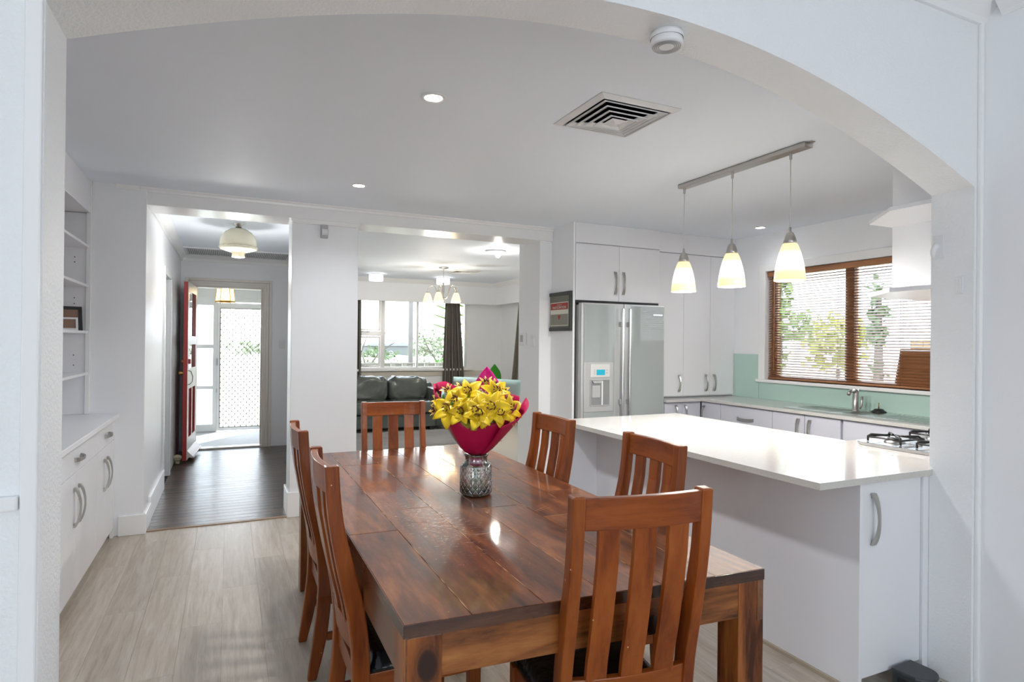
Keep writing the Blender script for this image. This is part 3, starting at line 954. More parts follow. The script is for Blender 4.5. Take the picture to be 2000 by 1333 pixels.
# photo frames on the shelf
def photo_frame(name, label, loc, rz, w, h, fw, fm, tilt=R(12)):
    t = thing(name, label, 'picture frame', loc, rz)
    rot = Matrix.Rotation(-tilt, 4, 'X')
    def tr_(mb):
        mb.v = [tuple(rot @ Vector(v)) for v in mb.v]
        return mb
    obj('frame', tr_(MB().box(-w / 2, w / 2, -0.008, 0.008, 0, fw).box(-w / 2, w / 2, -0.008, 0.008, h - fw, h).box(-w / 2, -w / 2 + fw, -0.008, 0.008, fw, h - fw).box(w / 2 - fw, w / 2, -0.008, 0.008, fw, h - fw)), fm, t)
    obj('photo', tr_(B(-w / 2 + fw, w / 2 - fw, -0.001, 0.003, fw, h - fw)), MFACE, t)
    return t
photo_frame('photo_frame', 'black photo frame leaning on the bookcase shelf', (-1.00, 4.97, 1.474), R(22), 0.20, 0.165, 0.02, MBLK)
photo_frame('photo_frame', 'small white photo frame in front of the black one on the shelf', (-0.965, 4.86, 1.474), R(22), 0.12, 0.085, 0.012, MPW)

# ------------------------------------------------------------------ ceiling fittings
def downlight(x, y, label, en=26):
    t = thing('downlight', label, 'ceiling light', (x, y, CZ))
    obj('trim_ring', MB().lathe([(0.040, -0.004), (0.044, -0.007), (0.055, -0.006), (0.059, -0.001), (0.059, 0.0)], n=40), MPW, t)
    obj('lens', MB().lathe([(0.0005, -0.003), (0.041, -0.003)], n=40), MLED, t)
    light('downlight_beam', 'SPOT', (x, y, CZ - 0.012), en, (0.93, 0.96, 1), spot_size=R(150), spot_blend=0.8, shadow_soft_size=0.10).parent = None
    return t
downlight(0.829, 2.657, 'recessed round downlight nearest the arch, left of the square vent', 42)
downlight(0.826, 4.391, 'recessed round downlight farther back, before the beam over the hall', 16)
downlight(4.52, 4.22, 'recessed downlight over the kitchen corner right of the tall cupboards', 2.5)
t = thing('ceiling_vent', 'square white stepped air diffuser in the dining ceiling', 'vent', (1.698, 2.488, CZ))
mb = MB()
def ring(h0, h1, z0, z1):
    vs = [(-h0, -h0, z0), (h0, -h0, z0), (h0, h0, z0), (-h0, h0, z0), (-h1, -h1, z1), (h1, -h1, z1), (h1, h1, z1), (-h1, h1, z1)]
    return vs, [(0, 1, 5, 4), (1, 2, 6, 5), (2, 3, 7, 6), (3, 0, 4, 7)]
v_, f_ = ring(0.222, 0.190, -0.002, -0.014)
mb.add(v_, f_)
v_, f_ = ring(0.190, 0.186, -0.014, 0.02)
mb.add(v_, f_)
obj('outer_frame', mb, MVENT, t, solid=0.002)
obj('duct_box', B(-0.195, 0.195, -0.195, 0.195, 0.0, 0.004), MDUCTSHADE, t)
for i, h in enumerate((0.176, 0.143, 0.110, 0.077)):
    v_, f_ = ring(h, h - 0.031, -0.014 - 0.006 * i, -0.003 - 0.006 * i)
    lv = MB().add(v_, f_)
    v_, f_ = ring(h, h - 0.001, -0.014 - 0.006 * i, -0.019 - 0.006 * i)
    lv.add(v_, f_)
    obj('louvre', lv, MVENT, t, solid=0.002)
v_, f_ = ring(0.045, 0.001, -0.030, -0.040)
obj('centre_cone', MB().add(v_, f_), MVENT, t)
t = thing('smoke_alarm', 'round white smoke alarm on the underside of the arch', 'smoke alarm', (1.262, 1.565, 2.413))
obj('base', MB().lathe([(0.001, 0.004), (0.05, 0.004), (0.053, -0.006), (0.052, -0.016)], n=40), MPW, t)
obj('cover', MB().lathe([(0.050, -0.016), (0.052, -0.030), (0.047, -0.038), (0.030, -0.040), (0.001, -0.040)], n=40), MPW, t)
mb = MB()
for r_ in (0.024, 0.030, 0.036, 0.042):
    mb.lathe([(r_, -0.0402), (r_ + 0.0015, -0.0418), (r_ + 0.003, -0.0402)], n=36)
obj('grille_rings', mb, MPG, t)
# pendants on their bar
t = thing('pendant_bar', 'brushed nickel ceiling bar carrying three pendants over the bench', 'light fitting')
obj('rail', B(2.815, 2.885, 2.33, 3.36, CZ - 0.028, CZ - 0.001), MCHR, t, bevel=0.006)
obj('screw_tab', B(2.835, 2.865, 2.30, 2.33, CZ - 0.005, CZ - 0.001), MSTEEL, t)
obj('screw_tab', B(2.835, 2.865, 3.36, 3.385, CZ - 0.005, CZ - 0.001), MSTEEL, t)
for y in (3.33, 2.885, 2.448):
    obj('cord_grip', MB().lathe([(0.008, CZ - 0.028), (0.008, CZ - 0.062), (0.005, CZ - 0.066), (0.001, CZ - 0.066)], 2.85, y, n=16), MCHR, t)
def pendant(y, label):
    t = thing('pendant_light', label, 'pendant light', (2.85, y, 0), group=None)
    obj('cord', MB().tube([(0, 0, 2.055), (0, 0, CZ - 0.064)], 0.0022, n=6), pmat('clear_cord', (0.55, 0.54, 0.50), 0.4), t)
    obj('cap', MB().lathe([(0.007, 2.085), (0.008, 2.058), (0.018, 2.052), (0.026, 2.035), (0.033, 2.012), (0.038, 1.993), (0.036, 1.992), (0.001, 1.995)], n=28), MCHR, t)
    prof = [(0.037, 1.993), (0.046, 1.975), (0.058, 1.94), (0.068, 1.90), (0.076, 1.86), (0.081, 1.82), (0.084, 1.785), (0.081, 1.785), (0.078, 1.82), (0.073, 1.86), (0.055, 1.94), (0.040, 1.98)]
    obj('shade', MB().lathe(prof, n=40), MSHADE, t)
    obj('bulb', MB().lathe(sphere_prof(0.028, 1.86, 8), n=16), MBULB, t)
    l = light('pendant_glow', 'POINT', (2.85, y, 1.80), 14, (1, 0.96, 0.90), shadow_soft_size=0.05)
    return t
pendant(3.33, 'pendant farthest from the arch, white bell glass glowing warm')
pendant(2.885, 'middle pendant of the three over the bench, glowing bell glass')
pendant(2.448, 'pendant nearest the arch, white bell glass glowing warm')
# hall dome lamp and ceiling grille
t = thing('dome_ceiling_lamp', 'aged cream glass dome lamp with scalloped rim on the hall ceiling', 'ceiling light', (0.07, 6.2, 0))
light('hall_fill_light', 'POINT', (0.07, 6.2, 2.10), 5.5, (1, 0.97, 0.93), shadow_soft_size=0.08)  # fill light added below the unlit dome to brighten the hall
obj('fixing', MB().lathe([(0.045, 2.50), (0.040, 2.485), (0.025, 2.475), (0.028, 2.455), (0.001, 2.455)], n=20), MCHR, t)
obj('glass_dome', MB().lathe([(0.028, 2.455), (0.07, 2.445), (0.11, 2.42), (0.14, 2.385), (0.155, 2.345), (0.158, 2.31), (0.154, 2.285)], n=40), MCRM, t, solid=0.004)
obj('scalloped_rim', MB().lathe([(0.154, 2.288), (0.165, 2.275), (0.155, 2.262), (0.10, 2.245), (0.062, 2.235)], n=72, rf=lambda r, z, th: r * (1 + 0.025 * math.sin(18 * th))), MCRM, t, solid=0.004)
obj('lower_cup', MB().lathe([(0.062, 2.238), (0.052, 2.215), (0.058, 2.19), (0.045, 2.185), (0.001, 2.185)], n=36, rf=lambda r, z, th: r * (1 + 0.04 * math.sin(12 * th))), MCRM, t)
t = thing('ceiling_grille', 'long perforated white return air grille on the hall ceiling', 'vent')
obj('frame', frame_mb(-0.50, 0.70, 7.98, 8.66, 0.03, 0, 0.02), MVENT, t)
t.children[0].data.transform(Matrix(((1, 0, 0, 0), (0, 0, 1, 0), (0, 1, 0, 2.482), (0, 0, 0, 1))))
mb = MB()
for i in range(56):
    x = -0.465 + i * 0.0205
    mb.box(x, x + 0.009, 8.01, 8.63, 2.490, 2.497)
obj('louvre_bars', mb, MVENT, t, kind='stuff')
obj('backing', B(-0.47, 0.67, 8.01, 8.63, 2.4975, 2.499), pmat('grille_grey', (0.33, 0.34, 0.34), 0.7), t)
# porch lantern
t = thing('porch_lantern', 'amber glass hexagonal lantern hanging in the porch beyond the red door', 'ceiling light', (-0.055, 9.6, 0))
obj('glass', MB().lathe([(0.10, 2.24), (0.125, 1.965)], n=6, smooth=False), MLANT, t)
mb = MB().lathe([(0.127, 1.975), (0.132, 1.965), (0.127, 1.955), (0.12, 1.965), (0.127, 1.975)], n=6, smooth=False).lathe([(0.102, 2.25), (0.106, 2.24), (0.10, 2.235), (0.03, 2.285), (0.001, 2.29)], n=6, smooth=False)
for k in range(6):
    th = k * math.pi / 3
    cx, sx = math.cos(th), math.sin(th)
    mb.tube([(0.102 * cx, 0.102 * sx, 2.24), (0.128 * cx, 0.128 * sx, 1.955), (0.128 * cx, 0.128 * sx, 1.94)], 0.004, n=5)
obj('brass_frame', mb, MBRASS, t)
obj('bulb', MB().lathe(sphere_prof(0.035, 2.05, 8, 1.3), n=14), MBULB, t)
# living room ceiling fittings
def drum(x, y, label):
    t = thing('drum_light', label, 'ceiling light', (x, y, 0))
    obj('base_plate', MB().lathe([(0.001, 2.529), (0.095, 2.529), (0.095, 2.515), (0.001, 2.512)], n=32), MPG, t)
    obj('glass_drum', MB().lathe([(0.09, 2.515), (0.112, 2.508), (0.115, 2.43), (0.108, 2.41), (0.001, 2.405)], n=36), MDRUM, t)
drum(2.17, 9.98, 'white opal drum light at left on the living room ceiling')
drum(3.32, 9.98, 'white opal drum light behind the chandelier')
light('living_fill_light', 'POINT', (2.75, 8.6, 1.7), 10, (1, 0.97, 0.92), shadow_soft_size=0.12)  # room fill added in mid-air, below the lit ceiling fittings
t = thing('spot_ceiling_lamp', 'round ceiling plate with bare lit spot bulb by the nib wall', 'ceiling light', (2.91, 6.76, 0))
obj('plate', MB().lathe([(0.001, 2.529), (0.12, 2.529), (0.125, 2.515), (0.10, 2.505), (0.001, 2.503)], n=36), MPW, t)
obj('bulb', MB().lathe(sphere_prof(0.030, 2.475, 8), 0.02, -0.02, n=16), pmat('white_bulb', (1, 1, 1), 0.5, emit=(1, 0.97, 0.9), es=20), t)
light('spot_lamp_glow', 'POINT', (2.93, 6.74, 2.36), 3, (1, 0.96, 0.88), shadow_soft_size=0.05)
t = thing('ceiling_vent', 'small square white diffuser in the living room ceiling', 'vent', (3.34, 9.03, CZ))
v_, f_ = ring(0.215, 0.18, -0.002, -0.012)
obj('outer_frame', MB().add(v_, f_), MVENT, t, solid=0.002)
obj('duct_box', B(-0.19, 0.19, -0.19, 0.19, -0.003, -0.001), MDUCTSHADE, t)
for h in (0.165, 0.13, 0.095, 0.06):
    v_, f_ = ring(h, h - 0.03, -0.014, -0.003)
    obj('louvre', MB().add(v_, f_), MVENT, t, solid=0.002)
t = thing('chandelier', 'five arm chandelier with amber glass bell shades in the living room', 'chandelier', (2.865, 8.6, 0), R(10))
obj('ceiling_rose', MB().lathe([(0.001, 2.529), (0.075, 2.529), (0.075, 2.512), (0.05, 2.505), (0.001, 2.50)], n=24), MSTEEL, t)
mb = MB()
for i in range(11):
    z0 = 2.50 - i * 0.0185
    th = (i % 2) * math.pi / 2
    pts = [(0.007 * math.cos(k * math.pi / 4) * math.cos(th), 0.007 * math.cos(k * math.pi / 4) * math.sin(th), z0 - 0.012 + 0.013 * math.sin(k * math.pi / 4)) for k in range(9)]
    mb.tube(pts, 0.002, n=5, cap=False)
obj('chain', mb, MCHR, t, kind='stuff')
obj('centre_stem', MB().lathe([(0.004, 2.30), (0.022, 2.285), (0.008, 2.275), (0.014, 2.24), (0.016, 2.18), (0.008, 2.12), (0.008, 2.06), (0.02, 2.045), (0.018, 2.03), (0.006, 2.01), (0.001, 2.0)], n=18), MCHR, t)
for k in range(5):
    th = R(8) + k * 2 * math.pi / 5
    cx, sx = math.cos(th), math.sin(th)
    pts = []
    for (r_, z) in ((0.012, 2.07), (0.05, 2.06), (0.085, 2.11), (0.10, 2.18), (0.125, 2.235), (0.165, 2.255), (0.205, 2.235), (0.225, 2.20), (0.228, 2.165)):
        pts.append((r_ * cx, r_ * sx, z))
    ar_ = obj('arm', MB().tube(pts, 0.0055, n=7), MCHR, t)
    obj('socket', MB().lathe([(0.004, 2.175), (0.012, 2.165), (0.026, 2.142), (0.024, 2.14), (0.001, 2.142)], 0.228 * cx, 0.228 * sx, n=16), MCHR, ar_)
    sh = obj('shade', MB().lathe([(0.024, 2.142), (0.038, 2.12), (0.052, 2.08), (0.062, 2.04), (0.072, 2.012)], 0.228 * cx, 0.228 * sx, n=24), pmat('amber_shade_glass', (0.82, 0.62, 0.32), 0.3, emit=(1, 0.78, 0.45), es=0.45), t, solid=0.003)
    obj('bulb', MB().lathe(sphere_prof(0.022, 2.055, 8), 0.228 * cx, 0.228 * sx, n=12), MBULB, sh)
light('chandelier_glow', 'POINT', (2.865, 8.6, 1.93), 4, (1, 0.82, 0.55), shadow_soft_size=0.2)

# ------------------------------------------------------------------ wall plates and small fittings
t = thing('motion_sensor', 'white motion sensor high on the pillar wall', 'sensor', (0.70, 5.20, 0))
obj('case', MB().box(-0.029, 0.029, -0.035, 0, 2.262, 2.372), MPG, t, bevel=0.006)
obj('lens', MB().prism([(-0.036, 2.285), (-0.044, 2.30), (-0.044, 2.32), (-0.036, 2.335)], -0.022, 0.022, 'x'), MPW, t, bevel=0.002)
t = thing('light_switch', 'white light switch on the entry wall right of the door', 'switch', (0.65, 8.78, 0))
obj('plate', B(-0.037, 0.037, -0.010, 0, 1.31, 1.43), MPW, t, bevel=0.003)
obj('rocker', B(-0.010, 0.010, -0.014, -0.009, 1.35, 1.39), MPW, t, bevel=0.002)
t = thing('thermostat', 'white thermostat with grey display on the nib wall', 'thermostat', (2.70, 5.54, 0))
obj('case', B(-0.02, 0, -0.065, 0.065, 1.393, 1.52), MPW, t, bevel=0.005)
obj('display', B(-0.022, -0.019, -0.022, 0.035, 1.43, 1.50), pmat('lcd_grey', (0.34, 0.36, 0.34), 0.3), t)
t = thing('light_switch', 'white double switch plate beside the thermostat', 'switch', (2.70, 5.33, 0))
obj('plate', B(-0.010, 0, -0.042, 0.042, 1.385, 1.50), MPW, t, bevel=0.003)
obj('rocker', B(-0.014, -0.009, -0.025, -0.008, 1.42, 1.46), MPW, t, bevel=0.002)
obj('rocker', B(-0.014, -0.009, 0.008, 0.025, 1.42, 1.46), MPW, t, bevel=0.002)
t = thing('wall_hook', 'white adhesive hook high on the right arch jamb', 'hook', (2.785, 1.618, 0))
obj('plate', B(-0.006, 0, -0.022, 0.022, 1.80, 1.905), MPW, t, bevel=0.003)
obj('hook', MB().tube([(-0.006, 0.004, 1.865), (-0.016, 0.006, 1.85), (-0.026, 0.008, 1.835), (-0.028, 0.008, 1.82), (-0.018, 0.008, 1.812)], [0.012, 0.013, 0.012, 0.010, 0.006], n=10), MPW, t)
t = thing('wall_clip', 'small white plastic clip below the hook on the arch jamb', 'clip', (2.785, 1.532, 0))
obj('plate', B(-0.007, 0, -0.014, 0.014, 1.645, 1.717), MPW, t, bevel=0.003)
obj('slider', B(-0.012, -0.006, -0.005, 0.005, 1.66, 1.705), MPW, t, bevel=0.002)

# ------------------------------------------------------------------ framed certificate
t = thing('framed_certificate', 'dark framed certificate of participation on the wall beside the fridge', 'picture frame', (2.828, 5.035, 1.718))
hw, hh, fw = 0.238, 0.183, 0.034
# local: y along the wall (towards -y is right as seen), z up, -x out of the wall
mb = MB().box(-0.020, 0, -hw, hw, -hh, -hh + fw).box(-0.020, 0, -hw, hw, hh - fw, hh).box(-0.020, 0, -hw, -hw + fw, -hh + fw, hh - fw).box(-0.020, 0, hw - fw, hw, -hh + fw, hh - fw)
obj('frame', mb, MFRAME, t, bevel=0.003)
obj('mount', B(-0.012, -0.004, -hw + fw, hw - fw, -hh + fw, hh - fw), MDIM, t)
cert = obj('paper', B(-0.0135, -0.012, -0.19, 0.155, -0.135, 0.088), MPAPER, t)
obj('red_panel', B(-0.0142, -0.0135, -0.182, 0.145, 0.018, 0.080), MREDP, t, )
obj('tan_panel', B(-0.0142, -0.0135, -0.182, 0.145, -0.127, -0.025), MTAN, t)
obj('red_emblem', MB().prism([(-0.045, -0.035), (0.005, -0.035), (0.0, -0.06), (-0.018, -0.08), (-0.038, -0.06)], -0.0148, -0.0142, 'x'), MREDP, t)
def text(body, name, size, mat, parent, loc, rot, ext=0.0004, sx=1):
    cu = bpy.data.curves.new(name, 'FONT')
    cu.body = body
    cu.size = size
    cu.extrude = ext
    cu.align_x = 'CENTER'
    cu.align_y = 'CENTER'
    tmp = bpy.data.objects.new('tmp', cu)
    COL.objects.link(tmp)
    dg = bpy.context.evaluated_depsgraph_get()
    me = bpy.data.meshes.new_from_object(tmp.evaluated_get(dg))
    bpy.data.objects.remove(tmp)
    me.materials.clear()
    me.materials.append(mat)
    me.name = name
    o = bpy.data.objects.new(name, me)
    COL.objects.link(o)
    o.parent = parent
    o.location = loc
    o.rotation_euler = rot
    o.scale = (sx, 1, 1)
    return o
rt = (R(90), 0, R(-90))
text('PARTICIPATION', 'lettering', 0.034, MPAPER, t, (-0.0150, -0.02, 0.037), rt, sx=1.05)
text('CERTIFICATE OF', 'lettering', 0.011, MPAPER, t, (-0.0150, -0.02, 0.062), rt)

# ------------------------------------------------------------------ island / U-shaped bench
t = thing('stone_benchtop', 'white speckled stone benchtop of the peninsula, glossy', 'benchtop')
poly = [(2.08, 1.637), (2.784, 1.637), (2.784, 1.652), (4.20, 1.652), (4.20, 2.32), (3.16, 2.32), (3.155, 3.755), (2.08, 3.72)]
obj('slab', MB().prism(poly, 0.861, 0.888, 'z'), MSTONE, t, bevel=0.002)
edge = MB().box(2.08, 2.784, 1.6365, 1.66, 0.8605, 0.8875).box(2.0795, 2.10, 1.637, 3.72, 0.8605, 0.8875)
obj('front_edge', edge, MEDGE, t)
t = thing('island_cabinet', 'white peninsula cabinet with a tall end door facing the table', 'cabinet')
obj('back_panel', B(2.335, 2.353, 1.652, 3.63, 0.012, 0.860), MKIT, t, bevel=0.0015)
obj('carcass', MB().box(2.353, 3.12, 1.70, 3.63, 0.05, 0.860).box(2.353, 2.80, 1.74, 1.75, 0.0, 0.05), MKIT, t)
obj('leg_panel', B(2.10, 2.335, 3.61, 3.63, 0.0, 0.860), MKIT, t)
dd = obj('door', B(2.356, 2.745, 1.662, 1.682, 0.055, 0.857), MKIT, t, bevel=0.0015)
bow_handle('handle', dd, MCHR, (2.425, 1.662, 0.705), (0, 0, 1), (0, -1, 0), 0.215)
obj('filler', B(2.748, 2.82, 1.6515, 1.70, 0.0, 0.860), MKIT, t)
obj('kickboard', B(2.353, 2.745, 1.735, 1.745, 0, 0.055), MKIT, t)
obj('floor_bead', B(2.320, 2.335, 1.66, 3.63, 0, 0.016), pmat('beige_bead', (0.42, 0.36, 0.27), 0.5), t)
t = thing('arm_cabinet', 'white cabinet under the hob behind the arch wall', 'cabinet')
obj('body', B(3.12, 4.18, 1.66, 2.28, 0.0, 0.860), MKIT, t)
t = thing('plastic_station', 'charcoal plastic bait box on the floor under the peninsula end', 'box', (2.60, 1.600, 0), R(4))
body = []
for k in range(13):
    th = math.pi + math.pi * k / 12
    body.append((0.072 * math.cos(th), -0.03 + 0.062 * math.sin(th)))
body += [(0.072, 0.05), (-0.072, 0.05)]
obj('case', MB().prism([(x * 0.93, y * 0.93) for x, y in body], 0.0, 0.062, 'z'), MCHAR, t, bevel=0.003)
obj('lid', MB().prism(body, 0.062, 0.078, 'z'), MCHAR, t, bevel=0.006)
obj('opening', B(-0.0685, -0.060, -0.03, 0.025, 0.008, 0.050), MBLK, t)
obj('key_slot', B(0.02, 0.045, -0.093, -0.085, 0.050, 0.056), MBLK, t)
obj('rod', MB().tube([(0.045, 0.055, 0.0), (0.045, 0.055, 0.054)], 0.003, n=8), MBRASS, t)

# ------------------------------------------------------------------ fridge and its overhead cabinet
t = thing('fridge', 'silver side-by-side fridge with water dispenser', 'fridge')
obj('body', B(2.872, 3.785, 4.765, 5.44, 0.02, 1.775), MFRB, t, bevel=0.005)
obj('door', B(2.870, 3.322, 4.70, 4.76, 0.07, 1.79), MFRS, t, bevel=0.004)
o = obj('door', B(3.332, 3.797, 4.70, 4.76, 0.07, 1.79), MFRS, t, bevel=0.004)
obj('glass_panel', B(2.893, 3.222, 4.694, 4.701, 0.09, 1.775), MFRG, t, bevel=0.002)
obj('glass_panel', B(3.405, 3.785, 4.694, 4.701, 0.09, 1.775), MFRG, t, bevel=0.002)
for x in (3.285, 3.362):
    h = MB().box(x - 0.011, x + 0.011, 4.640, 4.662, 0.12, 1.75)
    hb = obj('handle', h, MSTEEL, t, bevel=0.006)
    hh_ = MB()
    for z in (1.60, 0.885, 0.2):
        hh_.box(x - 0.018 if x < 3.3 else x - 0.008, x + 0.008 if x < 3.3 else x + 0.018, 4.655, 4.701, z - 0.022, z + 0.022)
    obj('bracket', hh_, MPG, hb, bevel=0.004)
disp = obj('dispenser', B(2.894, 3.205, 4.688, 4.699, 0.80, 1.255), MFRS, t, bevel=0.004)
obj('control_panel', B(2.955, 3.165, 4.682, 4.689, 1.115, 1.235), pmat('pearl_plastic', (0.66, 0.66, 0.65), 0.3), disp, bevel=0.003)
obj('screen', B(3.02, 3.11, 4.6805, 4.6825, 1.135, 1.185), MSCR, disp)
obj('buttons', MB().box(2.993, 3.008, 4.6805, 4.6825, 1.14, 1.15).box(2.993, 3.008, 4.6805, 4.6825, 1.158, 1.168).box(2.993, 3.008, 4.6805, 4.6825, 1.176, 1.186).box(3.122, 3.138, 4.6805, 4.6825, 1.15, 1.16).box(3.122, 3.138, 4.6805, 4.6825, 1.175, 1.185), MPG, disp)
rim = frame_mb(2.955, 3.165, 0.855, 1.095, 0.008, 4.680, 4.690)
obj('recess_rim', rim, MPG, disp, bevel=0.002)
obj('recess', MB().box(2.963, 3.157, 4.6865, 4.6875, 0.863, 1.087), pmat('recess_grey', (0.25, 0.265, 0.275), 0.35), disp)
obj('spout', MB().prism([(2.97, 1.085), (3.08, 1.085), (3.06, 1.06), (2.99, 1.06)], 4.672, 4.687, 'y').box(2.975, 3.06, 4.68, 4.687, 0.93, 1.04), MFRS, disp, bevel=0.002)
obj('recess_rib', B(3.075, 3.09, 4.680, 4.687, 0.863, 1.085), MPW, disp, bevel=0.002)
obj('badge', B(3.655, 3.765, 4.690, 4.6945, 1.690, 1.706), MSTEEL, t, bevel=0.002)
obj('hinge_cover', B(2.875, 2.93, 4.72, 4.80, 1.776, 1.792), MBLK, t)
obj('kick_grille', B(2.88, 3.78, 4.74, 4.76, 0.0, 0.065), MBLK, t)
t = thing('fridge_cabinet', 'white two door cabinet above the fridge', 'cabinet')
obj('body', B(2.854, 3.80, 4.815, 5.46, 1.84, 2.529), MKIT, t)
obj('bulkhead_panel', B(2.8535, 3.808, 4.79, 4.812, 2.345, 2.529), MKIT, t, bevel=0.0015)
for (x0, x1, hx) in ((2.856, 3.327, 3.285), (3.331, 3.806, 3.375)):
    dd = obj('door', B(x0, x1, 4.79, 4.812, 1.818, 2.336), MKIT, t, bevel=0.0015)
    bow_handle('handle', dd, MCHR, (hx, 4.79, 1.99), (0, 0, 1), (0, -1, 0), 0.215)
obj('shadow_gap', B(2.86, 3.80, 4.80, 4.86, 1.796, 1.816), MBLK, t)
# tall wall cupboards standing on the bench
t = thing('pantry_cupboard', 'tall white three door cupboard standing on the back bench', 'cupboard')
obj('body', B(3.812, 4.828, 4.862, 5.465, 0.892, 2.529), MKIT, t)
obj('bulkhead_panel', B(3.812, 4.828, 4.838, 4.86, 2.335, 2.529), MKIT, t, bevel=0.0015)
for (x0, x1, hx) in ((3.814, 4.145, 4.09), (4.149, 4.492, 4.44), (4.496, 4.812, 4.548)):
    dd = obj('door', B(x0, x1, 4.838, 4.86, 0.905, 2.327), MKIT, t, bevel=0.0015)
    bow_handle('handle', dd, MCHR, (hx, 4.838, 1.03), (0, 0, 1), (0, -1, 0), 0.17)
obj('filler', B(4.815, 4.829, 4.845, 4.86, 0.892, 2.335), MKIT, t)
# back and sink benches
t = thing('kitchen_worktop', 'white stone worktop along the sink wall and under the tall cupboard', 'worktop')
obj('slab', MB().prism([(3.80, 4.66), (4.235, 4.66), (4.235, 1.66), (4.829, 1.66), (4.829, 5.465), (3.80, 5.465)], 0.862, 0.888, 'z'), MSTONE, t, bevel=0.002)
t = thing('kitchen_base_cabinet', 'lilac white base cabinets in the corner right of the fridge', 'cabinet')
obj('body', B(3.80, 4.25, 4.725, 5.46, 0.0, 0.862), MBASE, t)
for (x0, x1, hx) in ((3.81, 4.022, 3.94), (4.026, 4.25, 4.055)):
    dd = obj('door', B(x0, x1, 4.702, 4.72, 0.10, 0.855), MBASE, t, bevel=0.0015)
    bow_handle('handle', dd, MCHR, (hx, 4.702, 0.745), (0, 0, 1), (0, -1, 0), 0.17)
def side_unit(name, label, y0, y1, fronts):
    t = thing(name, label, 'cabinet')
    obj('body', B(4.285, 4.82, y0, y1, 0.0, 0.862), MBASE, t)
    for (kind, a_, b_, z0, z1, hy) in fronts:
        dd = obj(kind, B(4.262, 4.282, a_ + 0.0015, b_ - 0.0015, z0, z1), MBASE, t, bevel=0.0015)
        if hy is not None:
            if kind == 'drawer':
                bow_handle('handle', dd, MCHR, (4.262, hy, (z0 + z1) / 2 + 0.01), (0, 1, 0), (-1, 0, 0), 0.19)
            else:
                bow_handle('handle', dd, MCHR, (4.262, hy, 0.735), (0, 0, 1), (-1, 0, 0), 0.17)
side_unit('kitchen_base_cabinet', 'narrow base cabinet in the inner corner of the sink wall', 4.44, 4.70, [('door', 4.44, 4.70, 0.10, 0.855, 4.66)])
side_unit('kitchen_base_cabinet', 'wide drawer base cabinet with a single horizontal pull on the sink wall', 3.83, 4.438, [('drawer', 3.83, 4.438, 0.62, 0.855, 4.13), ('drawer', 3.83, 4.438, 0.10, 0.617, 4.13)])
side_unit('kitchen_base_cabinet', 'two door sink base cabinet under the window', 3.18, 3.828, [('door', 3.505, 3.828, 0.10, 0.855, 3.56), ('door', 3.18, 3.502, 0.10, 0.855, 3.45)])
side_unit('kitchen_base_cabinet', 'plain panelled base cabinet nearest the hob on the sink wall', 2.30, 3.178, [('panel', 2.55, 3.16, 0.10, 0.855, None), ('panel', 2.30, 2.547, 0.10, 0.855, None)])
t = thing('splashback', 'mint green glass splashback under the kitchen window', 'splashback')
obj('glass_panel', B(4.822, 4.829, 4.505, 4.836, 0.8885, 1.33), MMINT, t)
obj('glass_panel', B(4.822, 4.829, 1.70, 4.50, 0.8885, 1.053), MMINT, t)
# sink
t = thing('sink', 'stainless steel double bowl sink with drainer under the window', 'sink')
Z = 0.8885
mb = MB()
def rim_y(y0, y1, x0, x1, bowls):
    # flat steel tray made of strips around the bowls
    ys = sorted({y0, y1} | {b_[0] for b_ in bowls} | {b_[1] for b_ in bowls})
    for i in range(len(ys) - 1):
        a_, b_ = ys[i], ys[i + 1]
        hit_ = [q_ for q_ in bowls if q_[0] <= a_ + 1e-6 and q_[1] >= b_ - 1e-6]
        if hit_:
            mb.box(x0, hit_[0][2], a_, b_, Z, Z + 0.003).box(hit_[0][3], x1, a_, b_, Z, Z + 0.003)
        else:
            mb.box(x0, x1, a_, b_, Z, Z + 0.003)
bowls = [(3.34, 3.72, 4.38, 4.70), (3.12, 3.29, 4.42, 4.70)]
rim_y(2.55, 3.78, 4.335, 4.76, bowls)
for i in range(9):
    mb.box(4.40, 4.70, 2.64 + i * 0.045, 2.648 + i * 0.045, Z + 0.003, Z + 0.005)
obj('tray', mb, MSTEEL, t)
for (y0, y1, x0, x1) in bowls:
    bb = MB().add([(x0, y0, Z + .003), (x1, y0, Z + .003), (x1, y1, Z + .003), (x0, y1, Z + .003), (x0 + .02, y0 + .02, Z - .02), (x1 - .02, y0 + .02, Z - .02), (x1 - .02, y1 - .02, Z - .02), (x0 + .02, y1 - .02, Z - .02)], [(0, 1, 5, 4), (1, 2, 6, 5), (2, 3, 7, 6), (3, 0, 4, 7), (4, 5, 6, 7)])
    bb.v = [(x, y, z if z > Z else Z + 0.0006) for x, y, z in bb.v]
    obj('bowl', bb, pmat('bowl_steel', (0.30, 0.28, 0.26), 0.3, metal=1), t)
t = thing('mixer_tap', 'chrome mixer tap behind the sink', 'tap', (4.66, 3.345, 0.8915))
obj('body', MB().lathe([(0.001, 0), (0.032, 0), (0.032, 0.006), (0.024, 0.010), (0.022, 0.12), (0.024, 0.16), (0.022, 0.175), (0.001, 0.178)], n=24), MCHR, t)
obj('spout', MB().tube([(0.0, 0.0, 0.15), (-0.04, -0.005, 0.168), (-0.085, -0.008, 0.155), (-0.10, -0.01, 0.135)], [0.018, 0.016, 0.014, 0.013], n=12), MCHR, t)
obj('lever', MB().tube([(0.012, -0.03, 0.02), (0.014, -0.045, 0.05), (0.014, -0.048, 0.12)], [0.008, 0.007, 0.009], n=10), MCHR, t)
t = thing('sink_plug', 'black rubber sink plug with metal pin, right of the tap', 'plug', (4.745, 3.205, 0.8915))
